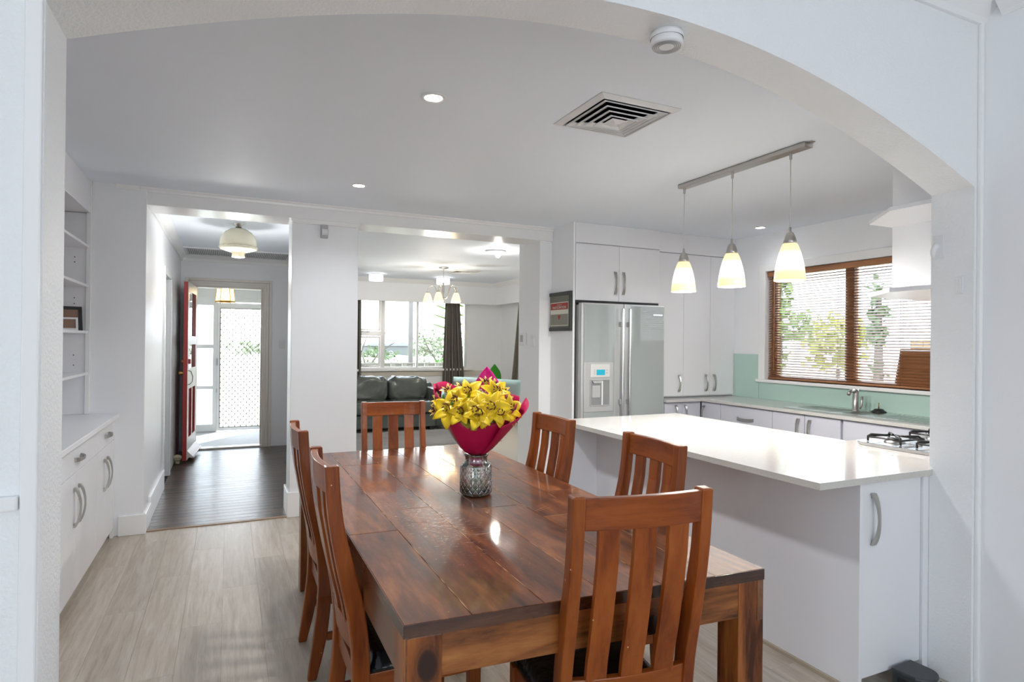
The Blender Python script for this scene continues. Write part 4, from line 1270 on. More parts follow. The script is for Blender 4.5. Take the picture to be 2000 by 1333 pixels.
obj('disc', MB().lathe([(0.001, 0.0), (0.055, 0.0), (0.056, 0.006), (0.042, 0.014), (0.03, 0.026), (0.001, 0.03)], n=24), MBLK, t)
obj('pin', MB().tube([(0, 0, 0.028), (0, 0, 0.075)], 0.004, n=8), MBRASS, t)
# hob
t = thing('gas_hob', 'stainless steel gas hob with black iron trivets', 'hob')
hp = [(3.10, 1.76), (3.13, 1.70), (3.74, 1.70), (3.77, 1.76), (3.77, 2.19), (3.74, 2.235), (3.13, 2.235), (3.10, 2.19)]
obj('tray', MB().prism(hp, 0.889, 0.906, 'z'), MSTEEL, t, bevel=0.004)
for (x, y) in ((3.24, 1.84), (3.24, 2.10), (3.60, 1.84), (3.60, 2.10)):
    bn = obj('burner', MB().lathe([(0.05, 0.906), (0.048, 0.914), (0.036, 0.917), (0.034, 0.924), (0.001, 0.926)], x, y, n=24), MDARKM, t)
    obj('burner_cap', MB().lathe([(0.034, 0.924), (0.033, 0.930), (0.001, 0.932)], x, y, n=24), MIRON, bn)
    mb = MB()
    for k in range(4):
        th = k * math.pi / 2 + math.pi / 4
        cx, sx = math.cos(th), math.sin(th)
        mb.tube([(x + 0.125 * cx, y + 0.125 * sx, 0.908), (x + 0.125 * cx, y + 0.125 * sx, 0.935), (x + 0.11 * cx, y + 0.11 * sx, 0.945), (x + 0.03 * cx, y + 0.03 * sx, 0.943)], 0.006, n=6)
    n_ = 4
    for k in range(4):
        th, t2 = k * math.pi / 2 + math.pi / 4, (k + 1) * math.pi / 2 + math.pi / 4
        mb.tube([(x + 0.125 * math.cos(th), y + 0.125 * math.sin(th), 0.932), (x + 0.125 * math.cos(t2), y + 0.125 * math.sin(t2), 0.932)], 0.005, n=6)
    obj('trivet', mb, MIRON, t)
for k in range(4):
    obj('knob', MB().lathe([(0.018, 0.906), (0.017, 0.922), (0.014, 0.926), (0.001, 0.926)], 3.42, 1.80 + k * 0.09, n=18), MBLK, t)
# range hood
t = thing('range_hood', 'white boxed range hood with two chamfered shelf boards over the hob', 'range hood')
obj('chimney_box', B(3.20, 3.65, 1.66, 2.095, 1.705, CZ - 0.001), MKIT, t, bevel=0.0015)
hb_ = [(2.80, 1.655), (2.80, 1.845), (3.02, 2.10), (3.83, 2.10), (4.05, 1.845), (4.05, 1.655)]
def board(z0, z1, hole=False):
    return MB().prism(hb_, z0, z1, 'z')
obj('shelf_board', board(2.055, 2.075), MKIT, t, bevel=0.002)
obj('canopy_board', board(1.675, 1.695), MKIT, t, bevel=0.002)
obj('light_lip', MB().lathe([(0.12, 1.697), (0.118, 1.712), (0.10, 1.716), (0.001, 1.716)], 3.10, 1.86, n=30), MPW, t)
# ------------------------------------------------------------------ kitchen blind
t = thing('venetian_blind', 'honey timber venetian blind across the kitchen window', 'blind', (4.862, 3.2, 0))
obj('valance', B(-0.030, 0.022, -1.205, 1.215, 2.095, 2.145), BLIND, t, bevel=0.003)
obj('bottom_rail', B(-0.018, 0.018, -1.20, 1.21, 1.090, 1.108), BLIND, t, bevel=0.004)
sl = None
for i in range(40):
    z = 1.122 + i * 0.0244
    if sl is None:
        sl = obj('slat', MB().prism([(-0.0145, -0.0068), (0.0, -0.0004), (0.0145, 0.0052), (0.0145, 0.0070), (0.0, 0.0014), (-0.0145, -0.0050)], -1.20, 1.21, 'y'), BLIND, t)
        sl.location = (0, 0, z)
    else:
        q_ = sl.copy()
        COL.objects.link(q_)
        q_.location = (0, 0, z)
for y in (1.06, 0.45, -0.10, -0.70):
    mb = MB().tube([(-0.015, y, 1.10), (-0.015, y, 2.10)], 0.0012, n=4).tube([(0.015, y, 1.10), (0.015, y, 2.10)], 0.0012, n=4)
    obj('ladder_cord', mb, pmat('cord_brown', (0.25, 0.14, 0.07), 0.7), t)
obj('tilt_wand', MB().tube([(-0.033, 1.125, 2.09), (-0.034, 1.125, 1.18)], 0.005, n=8), BLIND, t)
t = thing('cardboard_panel', 'brown cardboard panel standing on the sill behind the blind', 'cardboard')
obj('panel', MB().prism([(2.2, 1.087), (3.175, 1.087), (3.125, 1.405), (2.2, 1.405)], 4.884, 4.892, 'x'), MCARD, t)

# ------------------------------------------------------------------ dining table
TX, TY = 0.92, 2.56
t = thing('dining_table', 'worn dark varnished wooden dining table of wide boards on square legs', 'table', (TX, TY, 0))
cl = [(0.376, 1.39), (1.444, 1.322), (1.468, 3.700), (0.378, 3.718)]   # near-left, near-right, far-right, far-left
def tp(u, v):
    (x0, y0), (x1, y1), (x2, y2), (x3, y3) = cl
    x = (1 - u) * (1 - v) * x0 + u * (1 - v) * x1 + u * v * x2 + (1 - u) * v * x3
    y = (1 - u) * (1 - v) * y0 + u * (1 - v) * y1 + u * v * y2 + (1 - u) * v * y3
    return x - TX, y - TY
us = [0, 0.155, 0.335, 0.50, 0.665, 0.835, 1.0]
cuts = [[0.0, 0.31, 0.62, 1], [0.0, 0.42, 0.82, 1], [0.0, 0.25, 0.66, 0.9, 1], [0.0, 0.38, 0.74, 1], [0.0, 0.30, 0.58, 0.88, 1], [0.0, 0.45, 0.78, 1]]
for i in range(6):
    vsx = cuts[i]
    for j in range(len(vsx) - 1):
        e_ = 0.0007
        P4 = [tp(us[i], vsx[j]), tp(us[i + 1], vsx[j]), tp(us[i + 1], vsx[j + 1]), tp(us[i], vsx[j + 1])]
        gx = [(e_, e_), (-e_, e_), (-e_, -e_), (e_, -e_)]
        P4 = [(p_[0] + g_[0] * 1, p_[1] + g_[1]) for p_, g_ in zip(P4, gx)]
        dz_ = ((i * 7 + j * 3) % 5) * 0.00012
        obj('board', MB().prism(P4, 0.745, 0.7596 + dz_, 'z'), WTOP, t, bevel=0.0009, seg=1)
P4 = [tp(0, 0), tp(1, 0), tp(1, 1), tp(0, 1)]
obj('underframe', MB().prism([(x * 0.999, y * 0.999) for x, y in P4], 0.728, 0.7448, 'z'), pmat('worn_joint_wood', (0.42, 0.24, 0.13), 0.5), t)
# pale worn wood showing along the board joints, in broken runs
wr = random.Random(11)
mbw = MB()
def worn(ax, ay, bx, by, w_):
    d = Vector((bx - ax, by - ay, 0))
    L_ = d.length
    d.normalize()
    n_ = Vector((-d.y, d.x, 0))
    s_ = 0.0
    while s_ < L_ - 0.02:
        run = min(L_ - s_, wr.uniform(0.03, 0.16))
        if wr.random() < 0.62:
            ww = w_ * wr.uniform(0.35, 1.0)
            p0 = Vector((ax, ay, 0)) + d * s_
            p1 = Vector((ax, ay, 0)) + d * (s_ + run)
            q = [p0 - n_ * ww * .2, p0.lerp(p1, .5) - n_ * ww * .6, p1, p0.lerp(p1, .5) + n_ * ww * .5]
            mbw.prism([(v_.x, v_.y) for v_ in q], 0.7590, 0.7604, 'z')
        s_ += run
for i in range(1, 6):
    (ax, ay), (bx, by) = tp(us[i], 0.01), tp(us[i], 0.99)
    worn(ax, ay, bx, by, 0.0042 if i in (2, 3) else 0.003)
for i in range(6):
    for v_c in cuts[i][1:-1]:
        (ax, ay), (bx, by) = tp(us[i], v_c), tp(us[i + 1], v_c)
        worn(ax, ay, bx, by, 0.003)
for k in range(26):
    u_, v_c = wr.random(), wr.uniform(0.3, 0.98)
    (ax, ay) = tp(u_ * 0.85 + .03, v_c)
    a_ = wr.uniform(-0.5, 0.5)
    worn(ax, ay, ax + 0.09 * math.cos(a_), ay + 0.09 * math.sin(a_), 0.0018)
obj('worn_joint', mbw, pmat('worn_joint_wood', (0.50, 0.27, 0.14), 0.45), t, kind='stuff')
# edge strips so that the board ends read as a dark edge
def edge_strip(pa, pb, th, z0, z1, mat, name, inset=0.0, **k):
    pa, pb = Vector((*pa, 0)), Vector((*pb, 0))
    d = (pb - pa).normalized()
    nrm = Vector((-d.y, d.x, 0))
    p0, p1 = pa + nrm * inset, pb + nrm * inset
    q0, q1 = p0 + nrm * th, p1 + nrm * th
    return obj(name, MB().prism([(p0.x, p0.y), (p1.x, p1.y), (q1.x, q1.y), (q0.x, q0.y)], z0, z1, 'z'), mat, t, **k)
edge_strip(P4[0], P4[1], 0.004, 0.7275, 0.7585, WTE, 'edge_band', -0.0015)
edge_strip(P4[1], P4[2], 0.004, 0.7275, 0.7585, WTE, 'edge_band', -0.0015)
edge_strip(P4[2], P4[3], 0.004, 0.7275, 0.7585, WTE, 'edge_band', -0.0015)
edge_strip(P4[3], P4[0], 0.004, 0.7275, 0.7585, WTE, 'edge_band', -0.0015)
edge_strip(P4[0], P4[1], 0.022, 0.625, 0.727, WAP, 'apron', 0.004)
edge_strip(P4[2], P4[3], 0.022, 0.625, 0.727, WAP, 'apron', 0.004)
edge_strip(P4[1], P4[2], 0.022, 0.61, 0.727, WAPY, 'apron', 0.004)
edge_strip(P4[3], P4[0], 0.022, 0.61, 0.727, WAPY, 'apron', 0.004)
lw = 0.092
for (px_, py_), (sx, sy) in zip(P4, ((1, 1), (-1, 1), (-1, -1), (1, -1))):
    xa, xb = sorted((px_ + 0.0005 * sx, px_ + lw * sx))
    ya, yb = sorted((py_ + 0.0005 * sy, py_ + lw * sy))
    sh = -0.064 * (lw) if sy > 0 else 0.02 * lw
    obj('leg', MB().prism([(xa, ya - (sh if sx < 0 and sy > 0 else 0)), (xb, ya + (sh if sx > 0 else 0)), (xb, yb), (xa, yb)], 0, 0.727, 'z'), WLG, t, bevel=0.003)

# ------------------------------------------------------------------ dining chairs
PB = [(-0.090, 1.045), (-0.0865, 0.98), (-0.078, 0.88), (-0.062, 0.79), (-0.045, 0.70), (-0.031, 0.64), (-0.018, 0.59), (-0.004, 0.48), (0.0, 0.39), (-0.007, 0.28), (-0.022, 0.15), (-0.041, 0.0)]
PF = [(-0.048, 1.045), (-0.045, 0.98), (-0.035, 0.88), (-0.016, 0.79), (0.010, 0.70), (0.026, 0.64), (0.036, 0.59), (0.050, 0.48), (0.053, 0.39), (0.049, 0.28), (0.033, 0.15), (-0.005, 0.0)]
CW = 0.395
def interp(tab, z):
    for (ya, za), (yb, zb) in zip(tab, tab[1:]):
        if za >= z >= zb:
            k = (za - z) / (za - zb)
            return ya + (yb - ya) * k
    return tab[-1][0]
def smooth_tab(tab, n=26):
    zs = [1.045 * (1 - i / n) for i in range(n + 1)]
    ys = [interp(tab, z) for z in zs]
    for _ in range(2):
        ys = [ys[0]] + [(ys[i - 1] + 2 * ys[i] + ys[i + 1]) / 4 for i in range(1, n)] + [ys[-1]]
    return list(zip(ys, zs))
SB, SF = smooth_tab(PB), smooth_tab(PF)
def chair(label, loc, rz):
    t = thing('dining_chair', label, 'chair', loc, rz, None)
    hw = CW / 2
    pwid = 0.034
    for s_ in (-1, 1):
        x0, x1 = sorted((s_ * hw, s_ * (hw - pwid)))
        obj('back_post', MB().strip(SB, SF, x0, x1), WZ, t, bevel=0.005)
    # top rail, bowed backwards in plan and following the lean
    def bow(x, amt):
        return -amt * (1 - (x / hw) ** 2)
    def rail(z0, z1, yoff, th, amt, nm, mat=WX, n=10):
        vs, fs = [], []
        xs = [-(hw - pwid + 0.002) + 2 * (hw - pwid + 0.002) * i / n for i in range(n + 1)]
        for x in xs:
            for (z, k) in ((z0, 0), (z0, 1), (z1, 1), (z1, 0)):
                yb = interp(PB, z) + yoff + bow(x, amt)
                vs.append((x, yb + (th if k else 0), z))
        for i in range(n):
            for k in range(4):
                fs.append((4 * i + k, 4 * i + (k + 1) % 4, 4 * i + 4 + (k + 1) % 4, 4 * i + 4 + k))
        fs += [(3, 2, 1, 0), tuple(4 * n + k for k in range(4))]
        return obj(nm, MB().add(vs, fs), mat, t, bevel=0.003)
    rail(0.958, 1.040, 0.010, 0.024, 0.022, 'top_rail')
    rail(0.462, 0.552, 0.014, 0.022, 0.024, 'lower_rail')
    for k, cx in enumerate((-0.098, 0.0, 0.098)):
        w_ = 0.029 if k != 1 else 0.031
        bk, fr = [], []
        for i in range(15):
            z = 0.972 - (0.972 - 0.54) * i / 14
            yb = interp(PB, z) + 0.014 + bow(cx, 0.022)
            bk.append((yb, z))
            fr.append((yb + 0.017, z))
        obj('slat', MB().strip(bk, fr, cx - w_, cx + w_), WZ, t, bevel=0.002)
    for s_ in (-1, 1):
        xo = s_ * (hw + 0.004)
        x0, x1 = sorted((xo, xo - s_ * 0.040))
        obj('front_leg', MB().prism([(0.375, 0.395), (0.417, 0.395), (0.412, 0.0), (0.382, 0.0)], x0, x1, 'x'), WZ, t, bevel=0.004)
        x0, x1 = sorted((s_ * (hw - 0.005), s_ * (hw - 0.027)))
        obj('side_rail', B(x0, x1, 0.045, 0.378, 0.335, 0.397), WY, t, bevel=0.002)
        obj('side_stretcher', B(x0, x1, 0.035, 0.38, 0.155, 0.185), WY, t, bevel=0.002)
    obj('front_rail', B(-hw + 0.03, hw - 0.03, 0.388, 0.410, 0.335, 0.397), WX, t, bevel=0.002)
    obj('rear_rail', B(-hw + 0.03, hw - 0.03, 0.012, 0.034, 0.335, 0.397), WX, t, bevel=0.002)
    # cushion: softly domed pad with rounded edges
    def pad(u, v):
        x, y = (u * 2 - 1), (v * 2 - 1)
        sx = math.copysign(min(1, abs(x)) ** 0.8, x)
        r_ = max(abs(x), abs(y))
        z = 0.447 + 0.012 * (1 - x * x) * (1 - y * y) - 0.04 * max(0, (r_ - 0.86) / 0.14) ** 2.2
        return (sx * (hw - 0.006), 0.2335 + y * 0.180, z)
    mb = MB().grid(19, 19, pad)
    mb.box(-hw + 0.008, hw - 0.008, 0.056, 0.411, 0.398, 0.409)
    obj('cushion', mb, MVIN, t)
    return t
CH0 = chair('red-brown slat-back chair pushed in at the left side, farther of the two', (0.352, 2.85, 0), R(-90))
dup(CH0, (0.352, 2.072, 0), R(-90), 'red-brown slat-back chair at the left side of the table, nearest the camera')
dup(CH0, (1.455, 2.768, 0), R(90), 'slat-back chair on the right side in front of the fridge')
dup(CH0, (1.470, 1.975, 0), R(90 - 4), 'slat-back chair on the right side beside the white peninsula')
dup(CH0, (0.935, 3.715, 0), R(180 - 5), 'slat-back chair at the far end of the table before the sofa')
dup(CH0, (0.970, 1.338, 0), R(-8), 'large foreground slat-back chair at the near end, back to the camera')
# the copies keep their own id although they belong to one set
for o in list(COL.objects):
    if o.name.startswith('dining_chair'):
        o['group'] = 'dining chairs around the table'

# ------------------------------------------------------------------ vase and bouquet
VX, VY, VZ = 0.982, 2.475, 0.7602
BR = R(-24.9)
t = thing('glass_vase', 'clear glass jar vase with diamond relief, half full of water', 'vase', (VX, VY, VZ))
def dia(r, z, th):
    if z < 0.014 or z > 0.118:
        return r
    u1 = (th * 16 + z * 205) / (2 * math.pi) % 1
    u2 = (th * 16 - z * 205) / (2 * math.pi) % 1
    g_ = max(0, 1 - min(u1, 1 - u1) / 0.13, 1 - min(u2, 1 - u2) / 0.13)
    return r - 0.0030 * g_
prof = [(0.001, 0.001), (0.058, 0.001), (0.064, 0.004), (0.068, 0.010)] + [(0.0700 + 0.0008 * math.sin(i / 40 * math.pi), 0.014 + 0.104 * i / 66) for i in range(67)] + [(0.0695, 0.124), (0.064, 0.132), (0.054, 0.138), (0.0485, 0.142), (0.0475, 0.160), (0.050, 0.166), (0.053, 0.169), (0.053, 0.173), (0.050, 0.175), (0.046, 0.173), (0.0435, 0.165), (0.0435, 0.146), (0.050, 0.134), (0.060, 0.128), (0.0645, 0.120), (0.0655, 0.06), (0.0645, 0.012), (0.055, 0.008), (0.001, 0.008)]
obj('glass', MB().lathe(prof, n=320, rf=dia), MVASE, t)
obj('water', MB().lathe([(0.001, 0.0085), (0.053, 0.0085), (0.0635, 0.013), (0.0645, 0.05), (0.0645, 0.062), (0.001, 0.062)], n=48), MWAT, t)
t = thing('flower_bouquet', 'bouquet of yellow lilies wrapped in magenta and sage paper', 'bouquet', (VX, VY, VZ), BR)
rnd = random.Random(3)
mb = MB()
for k in range(12):
    th = rnd.random() * 6.28
    r0 = 0.035 * rnd.random() ** 0.5
    mb.tube([(r0 * math.cos(th) * 1.2, r0 * math.sin(th) * 1.2, 0.012), (0.012 * math.cos(th + .5), 0.012 * math.sin(th + .5), 0.09), (0.010 * math.cos(th + 1), 0.010 * math.sin(th + 1), 0.16), (0.03 * math.cos(th + 1), 0.03 * math.sin(th + 1), 0.26)], 0.0032, n=6)
obj('stems', mb, MSTEM, t)
def lerp_tab(tab, x):
    for (xa, ya), (xb, yb) in zip(tab, tab[1:]):
        if xa <= x <= xb:
            k = (x - xa) / (xb - xa)
            k = k * k * (3 - 2 * k)
            return ya + (yb - ya) * k
    return tab[-1][1]
# angle: 0 = right, 90 = back, 180 = left, 270 = front
RIMZ = [(0, 0.425), (25, 0.43), (60, 0.44), (90, 0.47), (130, 0.46), (155, 0.485), (180, 0.475), (200, 0.43), (225, 0.355), (250, 0.325), (270, 0.318), (295, 0.322), (320, 0.345), (345, 0.40), (360, 0.425)]
RIMX = [(0, 0.178), (45, 0.150), (90, 0.12), (135, 0.160), (180, 0.190), (225, 0.150), (270, 0.125), (315, 0.155), (360, 0.178)]
def wrap(u, v, grow=0.0, zadd=0.0, seed=0):
    dg_ = u * 360
    th = math.radians(dg_)
    rz_, rx_ = lerp_tab(RIMZ, dg_), lerp_tab(RIMX, dg_)
    k = v ** 0.80
    r_ = 0.020 + (rx_ - 0.020) * min(1.0, 1.10 * v ** 0.60) * (1 + 0.0 * k)
    fold = 0.006 * math.sin(th * 7 + seed) * (1 - v) + 0.004 * math.sin(th * 3 + seed * 2 + v * 4) * v
    r_ += fold + grow * (0.3 + 0.7 * v)
    if zadd and not 195 < dg_ < 345:
        zadd = -0.03
    z = 0.170 + (rz_ + zadd - 0.170) * v
    cx_ = 0.008 * v
    return (cx_ + r_ * math.cos(th), r_ * 0.82 * math.sin(th), z)
obj('wrapping_paper', MB().grid(73, 12, lambda u, v: wrap(u, v, 0.004)), MPINK, t, solid=0.0012)
obj('tissue_lining', MB().grid(73, 10, lambda u, v: wrap(u, v, -0.007, 0.022, 1)), MSAGE, t, solid=0.0010)
# overlapping flap on the right and fluted pink tail under the tie
def flap(u, v):
    th = math.radians(-62 + 80 * u)
    r_ = 0.022 + 0.187 * v ** 0.85
    z = 0.166 + (0.418 - 0.166 - 0.105 * (1 - u)) * v
    return (0.010 * v + (r_ + 0.008) * math.cos(th), (r_ + 0.008) * 0.80 * math.sin(th), z)
obj('wrap_flap', MB().grid(16, 10, flap), MPINK, t, solid=0.0012)
def flap2(u, v):
    th = math.radians(200 - 45 * u)
    r_ = 0.03 + 0.150 * v
    return (r_ * math.cos(th), r_ * 0.8 * math.sin(th) + 0.01, 0.20 + (0.485 - 0.05 * u - 0.20) * v)
obj('wrap_corner', MB().grid(8, 8, flap2), MPINK, t, solid=0.0012)
# pink peak behind
pk = MB().grid(9, 9, lambda u, v: ((0.040 + (u - 0.5) * 0.26 * (1 - v) ** 0.8), 0.095 + 0.015 * v + 0.01 * math.sin(u * 5), 0.34 + 0.212 * v))
obj('wrap_peak', pk, MPINK2, t, solid=0.0012)
# wide sage sheet behind the flowers
obj('sage_sheet', MB().grid(14, 8, lambda u, v: (-0.108 + 0.295 * u + 0.012 * v * (u - .5), 0.118 + 0.012 * math.sin(u * 6.0), 0.33 + (0.503 - 0.012 * u - 0.33) * v)), MSAGE, t, solid=0.0012)
def tail(u, v):
    th = 2 * math.pi * u
    r_ = 0.020 + 0.005 * math.sin(5 * th) * v + 0.004 * v
    return (r_ * math.cos(th), r_ * 0.8 * math.sin(th), 0.17 - 0.045 * v)
obj('wrap_tail', MB().grid(41, 6, tail), MPINK2, t, solid=0.0012)
obj('tie', MB().lathe([(0.0225, 0.160), (0.0245, 0.163), (0.0245, 0.168), (0.0225, 0.171)], n=24), MSTEM, t)
skirt_ = MB().grid(30, 6, lambda u, v: ((0.022 + 0.045 * v + 0.006 * math.sin(u * 40) * v) * math.cos(math.pi * (1.08 + 0.85 * u)), (0.022 + 0.040 * v) * 0.85 * math.sin(math.pi * (1.08 + 0.85 * u)), 0.172 + 0.045 * v))
obj('wrap_collar', skirt_, MPINK2, t, solid=0.0012)
def petal_mb(mb, L_, w_, mat4, curl=1.0, cup=0.35, n=7, m_=5):
    base = len(mb.v)
    vs = []
    for i in range(n):
        s_ = i / (n - 1)
        wd = w_ * (math.sin(math.pi * min(1, s_ * 0.93 + 0.05)) ** 0.72) * (1 - 0.15 * s_)
        # leaves the throat upward then recurves outward
        rr = L_ * (0.25 * s_ + 0.75 * s_ ** 1.25)
        zz = L_ * (0.55 * s_ - 0.50 * curl * s_ ** 2.6)
        for j in range(m_):
            q = (j / (m_ - 1)) * 2 - 1
            x = rr
            y = q * wd / 2
            z = zz + cup * wd * 0.5 * q * q * (1 - 0.5 * s_) - 0.012 * L_ * math.cos(q * 6) * s_
            vs.append(mat4 @ Vector((x, y, z)))
    fs = [(i * m_ + j, i * m_ + j + 1, (i + 1) * m_ + j + 1, (i + 1) * m_ + j) for i in range(n - 1) for j in range(m_ - 1)]
    mb.add(vs, fs, True)
def flower(pos, dirv, L_, mat, open_=1.0, wid=0.5, stamens=True, npet=6, roll=0.0, name='lily'):
    d = Vector(dirv).normalized()
    q = d.to_track_quat('Z', 'Y').to_matrix().to_4x4()
    base = Matrix.Translation(Vector(pos)) @ q @ Matrix.Rotation(roll, 4, 'Z')
    mb = MB()
    for k in range(npet):
        tilt = R(62) * (1 - open_)
        m4 = base @ Matrix.Rotation(k * 2 * math.pi / npet, 4, 'Z') @ Matrix.Rotation(-tilt - (0.06 if k % 2 else 0), 4, 'Y')
        petal_mb(mb, L_ * (1.0 if k % 2 == 0 else 0.95), L_ * wid * (1.0 if k % 2 == 0 else 0.72), m4, curl=1.1 * open_)
    o = obj(name, mb, mat, t, solid=0.0008)
    if stamens:
        ms = MB()
        mf = MB()
        for k in range(6):
            th = k * math.pi / 3 + 0.4
            rr = L_ * (0.16 + 0.03 * (k % 2))
            top = base @ Vector((rr * math.cos(th), rr * math.sin(th), L_ * 0.62))
            mf.tube([base @ Vector((0.002 * math.cos(th), 0.002 * math.sin(th), 0.0)), top], 0.0009, n=4)
            ax = base.to_3x3() @ Vector((-math.sin(th) * 0.4, math.cos(th) * 0.4, 0.5)).normalized()
            ms.tube([top - ax * 0.010, top, top + ax * 0.010], [0.0016, 0.0030, 0.0016], n=5)
        obj('stamen', ms, MSTAM, o)
        obj('filament', mf, MSTEM, o)
    return o
big = [((0.062, -0.095, 0.375), (0.10, -0.90, 0.42), 0.094, 0.9, 0.1), ((-0.105, -0.075, 0.368), (-0.30, -0.85, 0.35), 0.088, 0.85, 0.6),
       ((0.015, -0.100, 0.348), (0.05, -0.85, 0.45), 0.084, 0.72, 0.2), ((-0.030, -0.045, 0.428), (-0.1, -0.80, 0.65), 0.082, 0.8, 0.9),
       ((0.128, -0.055, 0.368), (0.6, -0.65, 0.4), 0.078, 0.75, 0.3), ((0.005, -0.090, 0.368), (-0.1, -0.95, 0.35), 0.072, 0.75, 0.5),
       ((-0.050, -0.095, 0.358), (-0.2, -0.85, 0.4), 0.074, 0.72, 0.0), ((0.075, -0.020, 0.425), (0.25, -0.6, 0.7), 0.080, 0.65, 0.7),
       ((0.090, -0.090, 0.358), (0.40, -0.85, 0.3), 0.072, 0.7, 0.4), ((-0.075, -0.060, 0.400), (-0.3, -0.8, 0.5), 0.070, 0.6, 0.3)]
for (p_, d_, L_, op, ro) in big:
    flower(p_, d_, L_, MYEL, op, 0.70, True, 6, ro)
small = [((-0.115, -0.020, 0.430), (-0.4, -0.4, 0.9)), ((-0.145, -0.035, 0.400), (-0.8, -0.5, 0.5)), ((-0.150, -0.050, 0.365), (-0.9, -0.5, 0.2)), ((-0.092, -0.060, 0.392), (-0.2, -0.7, 0.8)),
         ((0.040, 0.020, 0.462), (0.0, -0.4, 1.0)), ((0.075, 0.015, 0.450), (0.3, -0.4, 0.9)), ((0.100, 0.000, 0.432), (0.5, -0.4, 0.7)), ((-0.062, 0.000, 0.440), (-0.2, -0.3, 1.0)), ((0.125, -0.060, 0.330), (0.8, -0.5, 0.1)), ((0.115, -0.020, 0.400), (0.8, -0.3, 0.6))]
for i, (p_, d_) in enumerate(small):
    flower(p_, d_, 0.052, MYEL2, 0.42, 0.42, True, 6, i * 0.7, 'alstroemeria')
wm = MB()
for (x, y, z) in ((0.0, 0.03, 0.470), (-0.02, 0.04, 0.468), (0.018, -0.005, 0.445), (0.035, -0.012, 0.437), (0.005, 0.01, 0.452), (-0.035, -0.105, 0.352), (-0.02, -0.10, 0.338), (-0.008, -0.105, 0.345), (-0.045, -0.095, 0.372)):
    for k in range(5):
        th = k * 1.257
        cpt = Vector((x + 0.008 * math.cos(th), y - 0.004, z + 0.008 * math.sin(th)))
        wm.lathe([(0.0005, cpt.z - 0.005), (0.005, cpt.z), (0.0005, cpt.z + 0.005)], cpt.x, cpt.y, n=7)
obj('white_filler_flower', wm, MWHF, t, kind='stuff')
lm = MB()
for (p_, d_) in (((-0.130, -0.075, 0.400), (-0.5, -0.6, 0.2)), ((-0.108, -0.09, 0.400), (0.1, -0.8, 0.3)), ((-0.085, -0.03, 0.430), (-0.3, -0.6, 0.7)), ((-0.010, -0.06, 0.415), (0.1, -0.9, 0.1)), ((0.03, -0.03, 0.425), (0.4, -0.6, 0.4)), ((-0.03, -0.11, 0.345), (0.2, -0.9, -0.1))):
    q = Vector(d_).to_track_quat('Z', 'Y').to_matrix().to_4x4()
    m4 = Matrix.Translation(Vector(p_)) @ q @ Matrix.Rotation(rnd.random() * 6, 4, 'Z')
    petal_mb(lm, 0.040, 0.018, m4, 0.6)
obj('leaf', lm, MGREEN, t)
# soft green-yellow heart under the blooms so no gaps show
obj('flower_bed', MB().lathe([(0.001, 0.425), (0.07, 0.412), (0.125, 0.372), (0.14, 0.335), (0.11, 0.29)], n=28, rf=lambda r, z, th: r * (0.92 + 0.10 * math.sin(11 * th + z * 90))), pmat('bud_green', (0.42, 0.42, 0.06), 0.6, bump=(60, 1), vary=0.4), t)

# ------------------------------------------------------------------ hall: red door and the skull ornament
t = thing('front_door', 'open front door with red edges and three glazed upper panels', 'door', (-0.377, 8.775, 0))
# hinge at the origin; the leaf swings into the hall towards -y; outside face looks +x
DW, DT = 0.82, 0.044
ang = R(3.9)
t.rotation_euler = (0, 0, -ang)
# stiles and rails as a frame with openings
stiles = MB().box(-DT, 0, -0.11, -0.002, 0.02, 2.09).box(-DT, 0, -DW, -DW + 0.11, 0.02, 2.09)
rails_ = MB()
for (z0, z1) in ((0.02, 0.27), (0.84, 1.08), (1.36, 1.46), (1.98, 2.09)):
    rails_.box(-DT, 0, -DW + 0.11, -0.11, z0, z1)
rails_.box(-DT, 0, -0.44, -0.38, 0.27, 0.84)
obj('stile', stiles, MRED, t, bevel=0.002)
obj('rail', rails_, MRED, t, bevel=0.002)
face = MB().box(0.0005, 0.003, -0.108, -0.004, 0.022, 2.088).box(0.0005, 0.003, -DW + 0.003, -DW + 0.108, 0.022, 2.088)
for (z0, z1) in ((0.022, 0.268), (0.842, 1.078), (1.362, 1.458), (1.982, 2.088)):
    face.box(0.0005, 0.003, -DW + 0.108, -0.108, z0, z1)
face.box(0.0005, 0.003, -0.438, -0.382, 0.268, 0.842)
obj('cream_face', face, MDOORW, t)
for (ya, yb, z0, z1) in ((-DW + 0.11, -0.44, 0.27, 0.84), (-0.38, -0.11, 0.27, 0.84)):
    obj('panel', B(-0.030, -0.016, ya, yb, z0, z1), MRED, t, bevel=0.002)
for (z0, z1) in ((1.08, 1.36), (1.46, 1.98)):
    obj('glass_pane', B(-0.024, -0.020, -DW + 0.11, -0.11, z0, z1), MGLS, t)
obj('drip_board', MB().prism([(0.0035, 0.13), (0.0035, 0.055), (0.065, 0.045), (0.065, 0.06)], -DW + 0.03, -0.03, 'y'), pmat('drip_board_paint', (0.72, 0.66, 0.68), 0.3), t, bevel=0.002)
obj('drip_nose', B(0.0652, 0.070, -DW + 0.03, -0.03, 0.042, 0.062), MRED, t)
obj('deadlock', MB().box(0.004, 0.030, -DW + 0.03, -DW + 0.10, 1.135, 1.195), MRED, t, bevel=0.006)
obj('brass_lock', MB().tube([(-DT - 0.022, -DW + 0.05, 1.165), (-DT, -DW + 0.05, 1.165)], [0.022, 0.026], n=16), MBRASS, t)
